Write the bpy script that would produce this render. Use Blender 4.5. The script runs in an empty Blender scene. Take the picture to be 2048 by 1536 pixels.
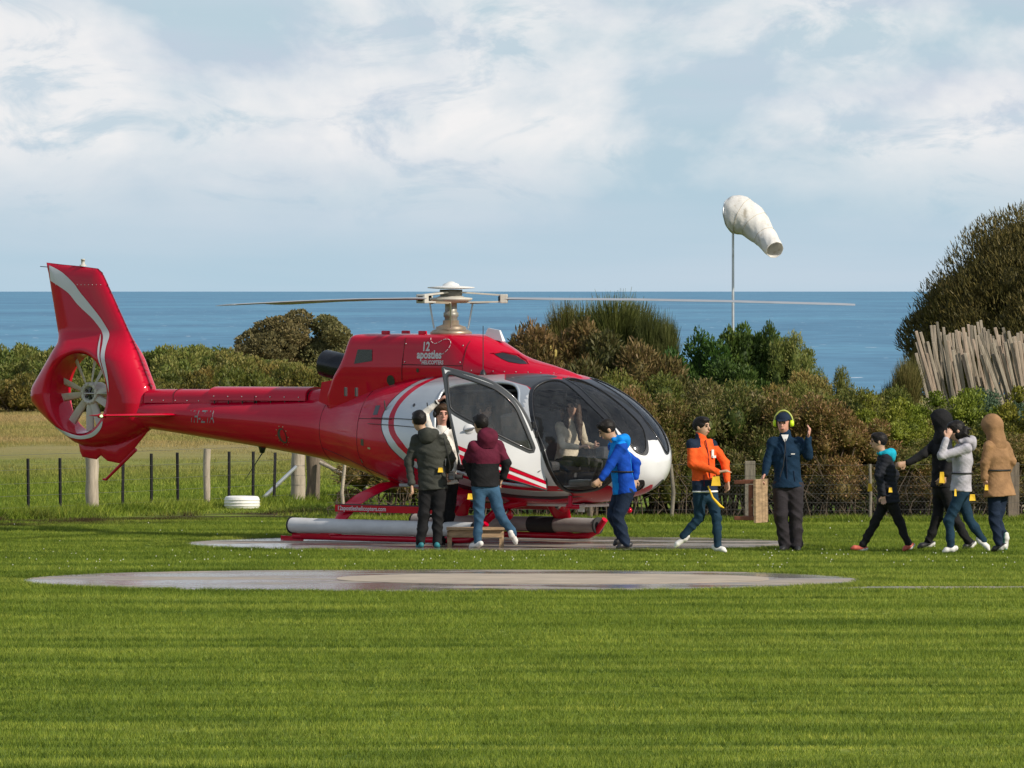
import bpy, bmesh, math, random
import numpy as np
from mathutils import Vector, Matrix, geometry as mgeo

scene = bpy.context.scene
COL = scene.collection
rng = np.random.default_rng(7)

# ---------------------------------------------------------------- camera
F = 15700.0            # focal length in photograph pixels (2048 wide)
EYE = 3.33             # camera height above the lawn
cam_d = bpy.data.cameras.new('camera')
cam = bpy.data.objects.new('camera', cam_d)
COL.objects.link(cam)
cam.location = (0, 0, EYE)
cam.rotation_euler = (math.radians(90), 0, 0)
cam_d.sensor_width = 36.0
cam_d.lens = F / 2048.0 * 36.0
cam_d.shift_y = -188.0 / 2048.0
cam_d.clip_start = 1.0
cam_d.clip_end = 600000.0
scene.camera = cam

# ---------------------------------------------------------------- sun and sky
SUN_EL, SUN_AZ = math.radians(31), math.radians(126)     # azimuth from +Y towards +X
sd = Vector((math.sin(SUN_AZ) * math.cos(SUN_EL), math.cos(SUN_AZ) * math.cos(SUN_EL), math.sin(SUN_EL)))
sun_d = bpy.data.lights.new('sun', 'SUN')
sun_d.energy = 4.4
sun_d.angle = math.radians(1.2)
sun_d.color = (1.0, 0.91, 0.78)
sun = bpy.data.objects.new('sun', sun_d)
COL.objects.link(sun)
sun.rotation_euler = sd.to_track_quat('Z', 'Y').to_euler()

world = bpy.data.worlds.new('World')
scene.world = world
world.use_nodes = True
wt = world.node_tree
for n in list(wt.nodes):
    wt.nodes.remove(n)
def wn(t, **k):
    n = wt.nodes.new(t)
    for a, b in k.items():
        setattr(n, a, b)
    return n
w_out = wn('ShaderNodeOutputWorld')
w_bg = wn('ShaderNodeBackground')
w_bg.inputs['Strength'].default_value = 0.1
sky = wn('ShaderNodeTexSky', sky_type='NISHITA', sun_disc=False)
sky.sun_elevation = SUN_EL
sky.sun_rotation = SUN_AZ
sky.altitude = 60
sky.air_density = 1.0
sky.dust_density = 0.6
sky.ozone_density = 2.0
tc = wn('ShaderNodeTexCoord')
def cloud_noise(scale, detail, rough, off, dist=0.0):
    m = wn('ShaderNodeMapping')
    m.inputs['Scale'].default_value = scale
    m.inputs['Location'].default_value = off
    wt.links.new(tc.outputs['Generated'], m.inputs['Vector'])
    n = wn('ShaderNodeTexNoise')
    n.inputs['Scale'].default_value = 1.0
    n.inputs['Detail'].default_value = detail
    n.inputs['Roughness'].default_value = rough
    n.inputs['Distortion'].default_value = dist
    wt.links.new(m.outputs['Vector'], n.inputs['Vector'])
    return n
def wramp(sock, stops):
    r = wn('ShaderNodeValToRGB')
    el = r.color_ramp.elements
    el[0].position, el[0].color = stops[0][0], (*stops[0][1], 1)
    el[1].position, el[1].color = stops[-1][0], (*stops[-1][1], 1)
    for p, c in stops[1:-1]:
        e = el.new(p); e.color = (*c, 1)
    wt.links.new(sock, r.inputs['Fac'])
    return r
def wmix(fac, a, b, mode='MIX'):
    m = wn('ShaderNodeMix', data_type='RGBA', blend_type=mode)
    for s, v in ((0, fac), (6, a), (7, b)):
        if hasattr(v, 'is_linked') or hasattr(v, 'links'):
            wt.links.new(v, m.inputs[s])
        else:
            m.inputs[s].default_value = v if s == 0 else (*v, 1)
    return m.outputs[2]
big = cloud_noise((19, 19, 30), 7, 0.52, (16.0, 0, 2.2), 0.2)
fine = cloud_noise((58, 58, 120), 6, 0.6, (0, 2.2, 4.0), 0.5)
grey = cloud_noise((24, 24, 75), 6, 0.55, (4.4, 0.7, 2.1), 0.3)
veil = cloud_noise((9, 9, 85), 5, 0.5, (5.5, 1.0, 0.4), 0.2)
sep = wn('ShaderNodeSeparateXYZ')
wt.links.new(tc.outputs['Generated'], sep.inputs[0])
cover = wramp(sep.outputs['Z'], [(0.006, (.0,) * 3), (0.0145, (.45,) * 3), (0.019, (1, 1, 1)), (0.10, (.8,) * 3), (0.35, (.30,) * 3)])
m_big = wramp(big.outputs['Fac'], [(0.44, (0, 0, 0)), (0.495, (.6,) * 3), (0.55, (1, 1, 1))])
m_fine = wramp(fine.outputs['Fac'], [(0.36, (.15,) * 3), (0.47, (.85,) * 3), (0.58, (1, 1, 1))])
mask = wmix(1.0, m_big.outputs['Color'], m_fine.outputs['Color'], 'MULTIPLY')
mask = wmix(1.0, mask, cover.outputs['Color'], 'MULTIPLY')
v_m = wramp(veil.outputs['Fac'], [(0.40, (0, 0, 0)), (0.66, (.7,) * 3)])
haze = wramp(sep.outputs['Z'], [(0.0, (.93,) * 3), (0.05, (.75,) * 3), (0.12, (.35,) * 3), (0.30, (0, 0, 0))])
clear = wmix(haze.outputs['Color'], sky.outputs['Color'], (4.55, 6.25, 7.55))
v1 = wmix(v_m.outputs['Color'], clear, (5.7, 6.65, 7.6))
g_m = wramp(grey.outputs['Fac'], [(0.44, (0, 0, 0)), (0.60, (.8,) * 3)])
g_m2 = wmix(1.0, g_m.outputs['Color'], cover.outputs['Color'], 'MULTIPLY')
v2 = wmix(g_m2, v1, (5.5, 6.2, 7.3))
col = wmix(mask, v2, (9.0, 8.9, 8.9))
wt.links.new(col, w_bg.inputs['Color'])
wt.links.new(w_bg.outputs[0], w_out.inputs['Surface'])

vs = scene.view_settings
vs.view_transform = 'Standard'
vs.look = 'None'
vs.exposure = 0.0
vs.gamma = 1.0
vs.use_curve_mapping = False
scene.render.engine = 'CYCLES'
scene.cycles.use_denoising = True
scene.cycles.max_bounces = 8
scene.cycles.transparent_max_bounces = 16
scene.render.use_motion_blur = False

# ---------------------------------------------------------------- helpers
def at(px, py, Y):
    """point at depth Y that the photograph shows at (px, py)"""
    return Vector(((px - 1024) * Y / F, Y, EYE - (py - 580) * Y / F))

def tag(o, label=None, cat=None, group=None, kind=None):
    if label: o['label'] = label
    if cat: o['category'] = cat
    if group: o['group'] = group
    if kind: o['kind'] = kind
    return o

def empty(name, loc=(0, 0, 0), rz=0.0):
    o = bpy.data.objects.new(name, None)
    o.empty_display_size = 0.2
    COL.objects.link(o)
    o.location = loc
    o.rotation_euler = (0, 0, rz)
    return o

def link_mesh(name, me, mats, parent=None, loc=None):
    for m in (mats if isinstance(mats, (list, tuple)) else [mats]):
        me.materials.append(m)
    o = bpy.data.objects.new(name, me)
    COL.objects.link(o)
    if parent is not None:
        o.parent = parent
    if loc is not None:
        o.location = loc
    return o

class MB:
    """collects polygons, links them as one mesh object"""
    def __init__(self):
        self.v, self.f, self.m, self.s = [], [], [], []
    def add(self, vs, fs, mi=0, smooth=False):
        b = len(self.v)
        self.v += [tuple(p) for p in vs]
        for f in fs:
            self.f.append([b + i for i in f]); self.m.append(mi); self.s.append(smooth)
        return self
    def box(self, c, size, R=None, mi=0, bev=0.0):
        hx, hy, hz = [s / 2 for s in size]
        c = Vector(c)
        if bev <= 0:
            vs = [Vector((x, y, z)) for z in (-hz, hz) for y in (-hy, hy) for x in (-hx, hx)]
            fs = [(0, 2, 3, 1), (4, 5, 7, 6), (0, 1, 5, 4), (2, 6, 7, 3), (0, 4, 6, 2), (1, 3, 7, 5)]
        else:
            bm = bmesh.new()
            bmesh.ops.create_cube(bm, size=1)
            for v in bm.verts:
                v.co = Vector((v.co.x * size[0], v.co.y * size[1], v.co.z * size[2]))
            bmesh.ops.bevel(bm, geom=bm.edges[:], offset=bev, segments=2, profile=0.6, affect='EDGES')
            bm.verts.index_update()
            vs = [v.co.copy() for v in bm.verts]
            fs = [[v.index for v in f.verts] for f in bm.faces]
            bm.free()
        if R is not None:
            vs = [R @ v for v in vs]
        return self.add([c + v for v in vs], fs, mi)
    def bar(self, a, b, w, d, mi=0, up=None, bev=0.0):
        a, b = Vector(a), Vector(b)
        z = (b - a); L = z.length; z.normalize()
        u = Vector(up) if up is not None else (Vector((0, 0, 1)) if abs(z.z) < 0.9 else Vector((0, 1, 0)))
        x = u.cross(z).normalized(); y = z.cross(x)
        R = Matrix((x, y, z)).transposed()
        return self.box((a + b) / 2, (w, d, L), R, mi, bev)
    def tube(self, pts, rad, n=10, mi=0, cap=True, smooth=True, squash=1.0):
        pts = [Vector(p) for p in pts]
        rs = rad if isinstance(rad, (list, tuple, np.ndarray)) else [rad] * len(pts)
        vs, fs = [], []
        ref = None
        for i, p in enumerate(pts):
            t = (pts[min(i + 1, len(pts) - 1)] - pts[max(i - 1, 0)]).normalized()
            if ref is None:
                ref = Vector((0, 0, 1)) if abs(t.z) < 0.9 else Vector((1, 0, 0))
            x = (ref - t * ref.dot(t)).normalized(); y = t.cross(x); ref = x
            for k in range(n):
                a = 2 * math.pi * k / n
                vs.append(p + (x * math.cos(a) + y * math.sin(a) * squash) * rs[i])
        for i in range(len(pts) - 1):
            for k in range(n):
                k2 = (k + 1) % n
                fs.append((i * n + k, i * n + k2, (i + 1) * n + k2, (i + 1) * n + k))
        self.add(vs, fs, mi, smooth)
        if cap:
            self.add([vs[k] for k in range(n)], [list(range(n))[::-1]], mi)
            self.add([vs[(len(pts) - 1) * n + k] for k in range(n)], [list(range(n))], mi)
        return self
    def lathe(self, prof, c=(0, 0, 0), axis=(0, 0, 1), n=24, mi=0, smooth=True):
        """prof: (radius, height) along axis"""
        z = Vector(axis).normalized()
        x = (Vector((1, 0, 0)) if abs(z.x) < 0.9 else Vector((0, 1, 0)))
        x = (x - z * x.dot(z)).normalized(); y = z.cross(x)
        c = Vector(c)
        vs, fs = [], []
        for r, h in prof:
            for k in range(n):
                a = 2 * math.pi * k / n
                vs.append(c + z * h + (x * math.cos(a) + y * math.sin(a)) * r)
        for i in range(len(prof) - 1):
            for k in range(n):
                k2 = (k + 1) % n
                fs.append((i * n + k, i * n + k2, (i + 1) * n + k2, (i + 1) * n + k))
        return self.add(vs, fs, mi, smooth)
    def ball(self, c, r, n=12, mi=0):
        c = Vector(c); r = Vector(r) if hasattr(r, '__len__') else Vector((r, r, r))
        vs, fs = [], []
        m = max(4, n // 2)
        for i in range(m + 1):
            t = math.pi * i / m
            for k in range(n):
                a = 2 * math.pi * k / n
                vs.append(c + Vector((r.x * math.sin(t) * math.cos(a), r.y * math.sin(t) * math.sin(a), r.z * math.cos(t))))
        for i in range(m):
            for k in range(n):
                k2 = (k + 1) % n
                fs.append((i * n + k, (i + 1) * n + k, (i + 1) * n + k2, i * n + k2))
        return self.add(vs, fs, mi, True)
    def grid(self, P, mi=0, smooth=True, flip=False):
        """P: array (a, b, 3)"""
        a, b = P.shape[:2]
        fs = []
        for i in range(a - 1):
            for j in range(b - 1):
                q = (i * b + j, (i + 1) * b + j, (i + 1) * b + j + 1, i * b + j + 1)
                fs.append(q[::-1] if flip else q)
        return self.add(P.reshape(-1, 3).tolist(), fs, mi, smooth)
    def mesh(self, name):
        me = bpy.data.meshes.new(name)
        me.from_pydata(self.v, [], self.f)
        me.polygons.foreach_set('material_index', self.m)
        me.polygons.foreach_set('use_smooth', self.s)
        me.update()
        return me
    def build(self, name, mats, parent=None, loc=None):
        return link_mesh(name, self.mesh(name), mats, parent, loc)

def np_mesh(name, V, Fc, smooth=False, mi=None, tint=None):
    """V (n,3), Fc (m,k) arrays -> mesh (all faces k-gons)"""
    V = np.ascontiguousarray(V, np.float32); Fc = np.ascontiguousarray(Fc, np.int32)
    me = bpy.data.meshes.new(name)
    me.vertices.add(len(V)); me.vertices.foreach_set('co', V.ravel())
    k = Fc.shape[1]
    me.loops.add(Fc.size); me.loops.foreach_set('vertex_index', Fc.ravel())
    me.polygons.add(len(Fc))
    me.polygons.foreach_set('loop_start', np.arange(0, Fc.size, k, dtype=np.int32))
    if smooth:
        me.polygons.foreach_set('use_smooth', np.ones(len(Fc), bool))
    if mi is not None:
        me.polygons.foreach_set('material_index', np.asarray(mi, np.int32))
    me.update(calc_edges=True)
    if tint is not None:
        a = me.attributes.new('tint', 'FLOAT', 'FACE')
        a.data.foreach_set('value', np.asarray(tint, np.float32))
    return me

def catmull(pts, n=5, closed=True):
    pts = [np.asarray(p, float) for p in pts]
    N = len(pts); out = []
    for i in range(N if closed else N - 1):
        g = (lambda k: pts[k % N]) if closed else (lambda k: pts[min(max(k, 0), N - 1)])
        p0, p1, p2, p3 = g(i - 1), g(i), g(i + 1), g(i + 2)
        for j in range(n):
            t = j / n
            out.append(0.5 * ((2 * p1) + (-p0 + p2) * t + (2 * p0 - 5 * p1 + 4 * p2 - p3) * t * t + (-p0 + 3 * p1 - 3 * p2 + p3) * t ** 3))
    if not closed:
        out.append(pts[-1])
    return np.array(out)

def in_poly(P, poly):
    x, y = P[:, 0], P[:, 1]
    ins = np.zeros(len(P), bool)
    a = poly; b = np.roll(poly, -1, 0)
    for (x1, y1), (x2, y2) in zip(a, b):
        c = ((y1 > y) != (y2 > y))
        with np.errstate(divide='ignore', invalid='ignore'):
            xi = (x2 - x1) * (y - y1) / (y2 - y1 + 1e-30) + x1
        ins ^= c & (x < xi)
    return ins

def poly_dist(P, poly, closed=True):
    d = np.full(len(P), 1e9)
    a = poly; b = np.roll(poly, -1, 0)
    if not closed:
        a, b = a[:-1], b[:-1]
    for p, q in zip(a, b):
        e = q - p; L = e @ e + 1e-12
        t = np.clip(((P - p) @ e) / L, 0, 1)
        d = np.minimum(d, np.linalg.norm(P - p - t[:, None] * e, axis=1))
    return d

def offset_poly(poly, o):
    a = np.roll(poly, 1, 0); b = np.roll(poly, -1, 0)
    t = b - a; t /= np.linalg.norm(t, axis=1)[:, None] + 1e-9
    n = np.stack([t[:, 1], -t[:, 0]], 1)
    area = np.sum(poly[:, 0] * b[:, 1] - b[:, 0] * poly[:, 1])
    return poly + n * o * (1 if area > 0 else -1)

def cdt(polys, pts, eps=1e-5):
    """Delaunay mesh of free points and constraint polygons -> V (n,2), T (m,3)"""
    V = [Vector((float(p[0]), float(p[1]))) for p in pts]
    E = []
    for pl, closed in polys:
        b = len(V); n = len(pl)
        V += [Vector((float(p[0]), float(p[1]))) for p in pl]
        E += [(b + i, b + (i + 1) % n) for i in range(n if closed else n - 1)]
    ov, oe, of, _, _, _ = mgeo.delaunay_2d_cdt(V, E, [], 0, eps)
    return np.array([(v.x, v.y) for v in ov]), np.array([f for f in of if len(f) == 3], np.int32)

def compact(V, T):
    u, inv = np.unique(T, return_inverse=True)
    return V[u], inv.reshape(T.shape).astype(np.int32), u

# ---------------------------------------------------------------- materials
MATS = {}
def nodes_of(name):
    m = bpy.data.materials.new(name)
    m.use_nodes = True
    nt = m.node_tree
    return m, nt, nt.nodes['Principled BSDF']
def N(nt, t, **k):
    n = nt.nodes.new(t)
    for a, b in k.items():
        setattr(n, a, b)
    return n
def noise(nt, scale, detail=4, rough=0.55, stretch=None, coord='Object', dist=0.0):
    t = N(nt, 'ShaderNodeTexCoord')
    n = N(nt, 'ShaderNodeTexNoise')
    n.inputs['Scale'].default_value = scale
    n.inputs['Detail'].default_value = detail
    n.inputs['Roughness'].default_value = rough
    n.inputs['Distortion'].default_value = dist
    src = t.outputs[coord]
    if stretch:
        m = N(nt, 'ShaderNodeMapping')
        m.inputs['Scale'].default_value = stretch
        nt.links.new(src, m.inputs['Vector']); src = m.outputs['Vector']
    nt.links.new(src, n.inputs['Vector'])
    return n.outputs['Fac']
def ramp(nt, sock, stops):
    r = N(nt, 'ShaderNodeValToRGB')
    el = r.color_ramp.elements
    el[0].position, el[0].color = stops[0][0], (*stops[0][1], 1)
    el[1].position, el[1].color = stops[-1][0], (*stops[-1][1], 1)
    for p, c in stops[1:-1]:
        e = el.new(p); e.color = (*c, 1)
    nt.links.new(sock, r.inputs['Fac'])
    return r.outputs['Color']
def mixc(nt, fac, a, b, mode='MIX'):
    m = N(nt, 'ShaderNodeMix', data_type='RGBA', blend_type=mode)
    for s, v in ((0, fac), (6, a), (7, b)):
        if isinstance(v, bpy.types.NodeSocket):
            nt.links.new(v, m.inputs[s])
        else:
            m.inputs[s].default_value = v if s == 0 else (*v, 1)
    return m.outputs[2]
def bump(nt, bs, sock, strength=0.3, dist=0.02):
    b = N(nt, 'ShaderNodeBump')
    b.inputs['Strength'].default_value = strength
    b.inputs['Distance'].default_value = dist
    nt.links.new(sock, b.inputs['Height'])
    nt.links.new(b.outputs['Normal'], bs.inputs['Normal'])

def mat(name, color, rough=0.6, metal=0.0, coat=0.0, spec=0.5, var=0.12, scale=8.0, bmp=0.0, bscale=None, sheen=0.0, stretch=None):
    """painted / plain surface with slight procedural colour variation"""
    m, nt, bs = nodes_of(name)
    lo = tuple(c * (1 - var) for c in color); hi = tuple(min(1, c * (1 + var)) for c in color)
    nz = noise(nt, scale, 5, 0.6, stretch)
    nt.links.new(ramp(nt, nz, [(0.3, lo), (0.7, hi)]), bs.inputs['Base Color'])
    bs.inputs['Roughness'].default_value = rough
    bs.inputs['Metallic'].default_value = metal
    bs.inputs['Specular IOR Level'].default_value = spec
    if coat:
        bs.inputs['Coat Weight'].default_value = coat
        bs.inputs['Coat Roughness'].default_value = 0.06
    if sheen:
        bs.inputs['Sheen Weight'].default_value = sheen
    if bmp:
        bump(nt, bs, noise(nt, bscale or scale * 4, 4, 0.6, stretch), bmp, 0.01)
    MATS[name] = m
    return m

def glass_mat(name, tint=(0.75, 0.8, 0.82), base=0.05, mul=1.0, dust=0.0):
    m, nt, bs = nodes_of(name)
    nt.nodes.remove(bs)
    out = nt.nodes['Material Output']
    tr = N(nt, 'ShaderNodeBsdfTransparent'); tr.inputs['Color'].default_value = (*tint, 1)
    gl = N(nt, 'ShaderNodeBsdfGlossy'); gl.inputs['Roughness'].default_value = 0.03
    fr = N(nt, 'ShaderNodeFresnel'); fr.inputs['IOR'].default_value = 1.5
    ma = N(nt, 'ShaderNodeMath', operation='MULTIPLY_ADD')
    ma.inputs[1].default_value = mul; ma.inputs[2].default_value = base
    nt.links.new(fr.outputs[0], ma.inputs[0])
    mx = N(nt, 'ShaderNodeMixShader')
    nt.links.new(ma.outputs[0], mx.inputs[0])
    nt.links.new(tr.outputs[0], mx.inputs[1]); nt.links.new(gl.outputs[0], mx.inputs[2])
    last = mx.outputs[0]
    if dust:
        df = N(nt, 'ShaderNodeBsdfDiffuse'); df.inputs['Color'].default_value = (0.5, 0.5, 0.5, 1)
        m2 = N(nt, 'ShaderNodeMixShader')
        c = ramp(nt, noise(nt, 3.0, 5, 0.65, (1, 1, 0.35)), [(0.35, (0, 0, 0)), (0.75, (dust,) * 3)])
        nt.links.new(c, m2.inputs[0]); nt.links.new(last, m2.inputs[1]); nt.links.new(df.outputs[0], m2.inputs[2])
        last = m2.outputs[0]
    nt.links.new(last, out.inputs['Surface'])
    MATS[name] = m
    return m

def leaf_mat(name, stops, rough=0.55, trans=0.25):
    """foliage: colour from the per-leaf tint attribute"""
    m, nt, bs = nodes_of(name)
    a = N(nt, 'ShaderNodeAttribute'); a.attribute_name = 'tint'
    c = ramp(nt, a.outputs['Fac'], stops)
    oi = N(nt, 'ShaderNodeObjectInfo')       # every plant has its own cast of colour
    c = mixc(nt, 1.0, c, ramp(nt, oi.outputs['Random'], [(0.0, (0.74, 0.88, 0.75)), (0.35, (0.92, 1.08, 0.85)), (0.65, (1.08, 1.02, 0.92)), (1.0, (1.16, 0.98, 0.92))]), 'MULTIPLY')
    nt.links.new(c, bs.inputs['Base Color'])
    bs.inputs['Roughness'].default_value = rough
    bs.inputs['Specular IOR Level'].default_value = 0.25
    out = nt.nodes['Material Output']
    tl = N(nt, 'ShaderNodeBsdfTranslucent')
    nt.links.new(c, tl.inputs['Color'])
    mx = N(nt, 'ShaderNodeMixShader'); mx.inputs[0].default_value = trans
    nt.links.new(bs.outputs[0], mx.inputs[1]); nt.links.new(tl.outputs[0], mx.inputs[2])
    nt.links.new(mx.outputs[0], out.inputs['Surface'])
    MATS[name] = m
    return m

# ================================================================ the setting
PADS = [(-0.22, 102.75, 4.1, 3.0), (-0.82, 89.8, 4.82, 3.4)]
def on_hard(X, Y, grow=0.0):
    r = np.zeros(np.shape(X), bool)
    for cx, cy, a, b in PADS:
        r |= (np.abs(X - cx) / (a + grow)) ** 2.32 + (np.abs(Y - cy) / (b + grow)) ** 2.32 < 1
    r |= (X > 3.2) & (np.abs(Y - (87.6 + 0.02 * (X - 4))) < 0.42 + grow)
    return r

def paddock_edge(X):
    """depth where the mown lawn ends"""
    return np.where(X < -3.2, 113.3 + (X + 7.2) * 1.15, 112.6)

# ---- ground sheet
def ground_colour(nt):
    g = N(nt, 'ShaderNodeNewGeometry')
    def pn(scale, sx, sy, detail=4, off=0.0):
        m = N(nt, 'ShaderNodeMapping')
        m.inputs['Scale'].default_value = (sx, sy, 0.0)
        m.inputs['Location'].default_value = (off, off * 1.7, 0)
        m.vector_type = 'TEXTURE' if False else 'POINT'
        m.inputs['Rotation'].default_value = (0, 0, 0.0)
        nt.links.new(g.outputs['Position'], m.inputs['Vector'])
        n = N(nt, 'ShaderNodeTexNoise')
        n.inputs['Scale'].default_value = scale
        n.inputs['Detail'].default_value = detail
        nt.links.new(m.outputs['Vector'], n.inputs['Vector'])
        return n.outputs['Fac']
    streak = pn(1.0, 0.12, 2.1, 5)
    streak2 = pn(1.0, 0.75, 5.5, 4, 3.0)
    c = ramp(nt, streak, [(0.37, (0.098, 0.154, 0.017)), (0.5, (0.166, 0.234, 0.028)), (0.62, (0.252, 0.308, 0.053))])
    c2 = ramp(nt, streak2, [(0.33, (0.60, 0.66, 0.6)), (0.66, (1.28, 1.2, 1.2))])
    c = mixc(nt, 1.0, c, c2, 'MULTIPLY')
    sep = N(nt, 'ShaderNodeSeparateXYZ')
    nt.links.new(g.outputs['Position'], sep.inputs[0])
    # dry straw band across the paddock, from about 145 m
    mr = N(nt, 'ShaderNodeMapRange'); mr.inputs[1].default_value = 132; mr.inputs[2].default_value = 172
    nt.links.new(sep.outputs['Y'], mr.inputs[0])
    dry = pn(1.0, 0.05, 0.07, 4, 9.0)
    mm = N(nt, 'ShaderNodeMath', operation='MULTIPLY')
    nt.links.new(mr.outputs[0], mm.inputs[0])
    nt.links.new(ramp(nt, dry, [(0.30, (0.25,) * 3), (0.5, (1, 1, 1))]), mm.inputs[1])
    c = mixc(nt, mm.outputs[0], c, (0.36, 0.275, 0.13))
    # bare muddy wheel tracks beside the left-hand fence
    ml = N(nt, 'ShaderNodeMath', operation='MULTIPLY_ADD')       # y - 1.15*x
    ml.inputs[1].default_value = -1.15
    nt.links.new(sep.outputs['X'], ml.inputs[0]); nt.links.new(sep.outputs['Y'], ml.inputs[2])
    mband = N(nt, 'ShaderNodeMapRange'); mband.inputs[1].default_value = 117.0; mband.inputs[2].default_value = 119.6
    nt.links.new(ml.outputs[0], mband.inputs[0])
    mband2 = N(nt, 'ShaderNodeMapRange'); mband2.inputs[1].default_value = 122.6; mband2.inputs[2].default_value = 121.2
    nt.links.new(ml.outputs[0], mband2.inputs[0])
    mx = N(nt, 'ShaderNodeMapRange'); mx.inputs[1].default_value = -1.5; mx.inputs[2].default_value = -3.0
    nt.links.new(sep.outputs['X'], mx.inputs[0])
    prod = None
    mud = ramp(nt, pn(1.0, 0.9, 1.5, 5, 5.0), [(0.42, (0, 0, 0)), (0.56, (1, 1, 1))])
    for s in (mband.outputs[0], mband2.outputs[0], mx.outputs[0]):
        k = N(nt, 'ShaderNodeMath', operation='MULTIPLY')
        nt.links.new(s, k.inputs[0]); nt.links.new(prod if prod else mud, k.inputs[1])
        prod = k.outputs[0]
    return mixc(nt, prod, c, (0.055, 0.036, 0.018)), streak2

m, nt, bs = nodes_of('ground')
gc, gs = ground_colour(nt)
nt.links.new(gc, bs.inputs['Base Color'])
bs.inputs['Roughness'].default_value = 0.95
bs.inputs['Specular IOR Level'].default_value = 0.1
bump(nt, bs, noise(nt, 9.0, 6, 0.7), 0.9, 0.06)
MATS['ground'] = m

xs = np.linspace(-260, 260, 105); ys = np.concatenate([np.linspace(-40, 250, 117), np.linspace(252, 420, 70)])
GX, GY = np.meshgrid(xs, ys, indexing='ij')
GZ = np.where(GY > 252, -((GY - 252) / 60.0) ** 1.6 * 26, 0.0)
GZ = GZ + np.where(GY > 126, 0.10 * np.sin(GX * 0.31 + 1.0) * np.sin(GY * 0.11), 0)
mb = MB(); mb.grid(np.stack([GX, GY, GZ], -1))
tag(mb.build('ground', MATS['ground']), 'mown green lawn and paddock reaching to the cliff edge', 'ground', kind='structure')

# ---- concrete pads
m, nt, bs = nodes_of('wet_concrete')
base = ramp(nt, noise(nt, 2.2, 6, 0.6, (1, 1.6, 1), 'Object'), [(0.3, (0.28, 0.23, 0.175)), (0.7, (0.44, 0.365, 0.285))])
wet = ramp(nt, noise(nt, 0.42, 5, 0.55, (0.8, 2.2, 1), 'Object'), [(0.48, (1, 1, 1)), (0.60, (0, 0, 0))])
nt.links.new(mixc(nt, wet, base, mixc(nt, 1.0, base, (0.62, 0.64, 0.68), 'MULTIPLY')), bs.inputs['Base Color'])
rr = ramp(nt, wet, [(0.0, (0.75,) * 3), (1.0, (0.15,) * 3)])
nt.links.new(rr, bs.inputs['Roughness'])
bump(nt, bs, noise(nt, 30, 4, 0.6), 0.06, 0.01)
MATS['wet_concrete'] = m
mat('dry_concrete', (0.42, 0.345, 0.26), 0.8, var=0.2, scale=1.5)
def disc(name, cx, cy, a, b, z0, z1, m, seed):
    r = np.random.default_rng(seed)
    n = 120
    w = 1 + 0.012 * np.cumsum(r.normal(0, .18, n)); w = w - np.linspace(0, w[-1] - w[0], n)
    cs_ = lambda v: math.copysign(abs(v) ** .86, v)
    top = [(cs_(math.cos(2 * math.pi * i / n)) * a * w[i], cs_(math.sin(2 * math.pi * i / n)) * b * w[i], z1) for i in range(n)]
    k = MB()
    k.add(top, [list(range(n))])
    k.add(top + [(x, y, z0) for x, y, z in top], [(i, n + i, n + (i + 1) % n, (i + 1) % n) for i in range(n)])
    o = k.build(name, m); o.location = (cx, cy, 0)
    return o
pad_labels = ['wet concrete landing pad under the red helicopter', 'empty concrete landing pad lying in the lawn before the helicopter']
for i, (cx, cy, a, b) in enumerate(PADS):
    o = disc('landing_pad', cx, cy, a, b, -0.1, 0.012, MATS['wet_concrete'], i + 3)
    tag(o, pad_labels[i], 'landing pad', kind='structure')
o = disc('pad_centre', 0.45, 90.2, 2.5, 1.55, 0.0125, 0.017, MATS['dry_concrete'], 11)
tag(o, 'pale dry centre disc of the empty landing pad', 'pad marking', kind='structure')
k = MB()
pth = []
for i in range(41):
    X = 3.3 + i * 0.5; Yc = 87.6 + 0.02 * (X - 4)
    pth.append(((X, Yc - 0.42, 0.008), (X, Yc + 0.42, 0.008)))
k.grid(np.array(pth))
tag(k.build('path', MATS['wet_concrete']), 'narrow concrete path leading off the empty landing pad', 'path', kind='structure')

# ---- sea
m, nt, bs = nodes_of('sea')
s1 = noise(nt, 1.0, 6, 0.6, (0.0011, 0.00032, 1), 'Object', 0.5)
s2 = noise(nt, 1.0, 5, 0.65, (0.016, 0.005, 1), 'Object')
c = ramp(nt, s1, [(0.36, (0.074, 0.200, 0.325)), (0.52, (0.097, 0.250, 0.385)), (0.66, (0.115, 0.30, 0.435))])
c = mixc(nt, 1.0, c, ramp(nt, s2, [(0.3, (0.74, 0.77, 0.80)), (0.7, (1.26, 1.22, 1.18))]), 'MULTIPLY')
caps = noise(nt, 1.0, 2, 0.5, (0.045, 0.012, 1), 'Object')
c = mixc(nt, ramp(nt, caps, [(0.705, (0, 0, 0)), (0.74, (1, 1, 1))]), c, (0.8, 0.82, 0.84))
nt.links.new(c, bs.inputs['Base Color'])
bs.inputs['Roughness'].default_value = 0.55
bs.inputs['Specular IOR Level'].default_value = 0.12
MATS['sea'] = m
k = MB(); k.add([(-90000, 330, 0), (90000, 330, 0), (90000, 320000, 0), (-90000, 320000, 0)], [(0, 1, 2, 3)])
o = k.build('sea', MATS['sea']); o.location = (0, 0, -62)
tag(o, 'blue sea with small whitecaps reaching to the horizon', 'sea', kind='structure')

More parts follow.
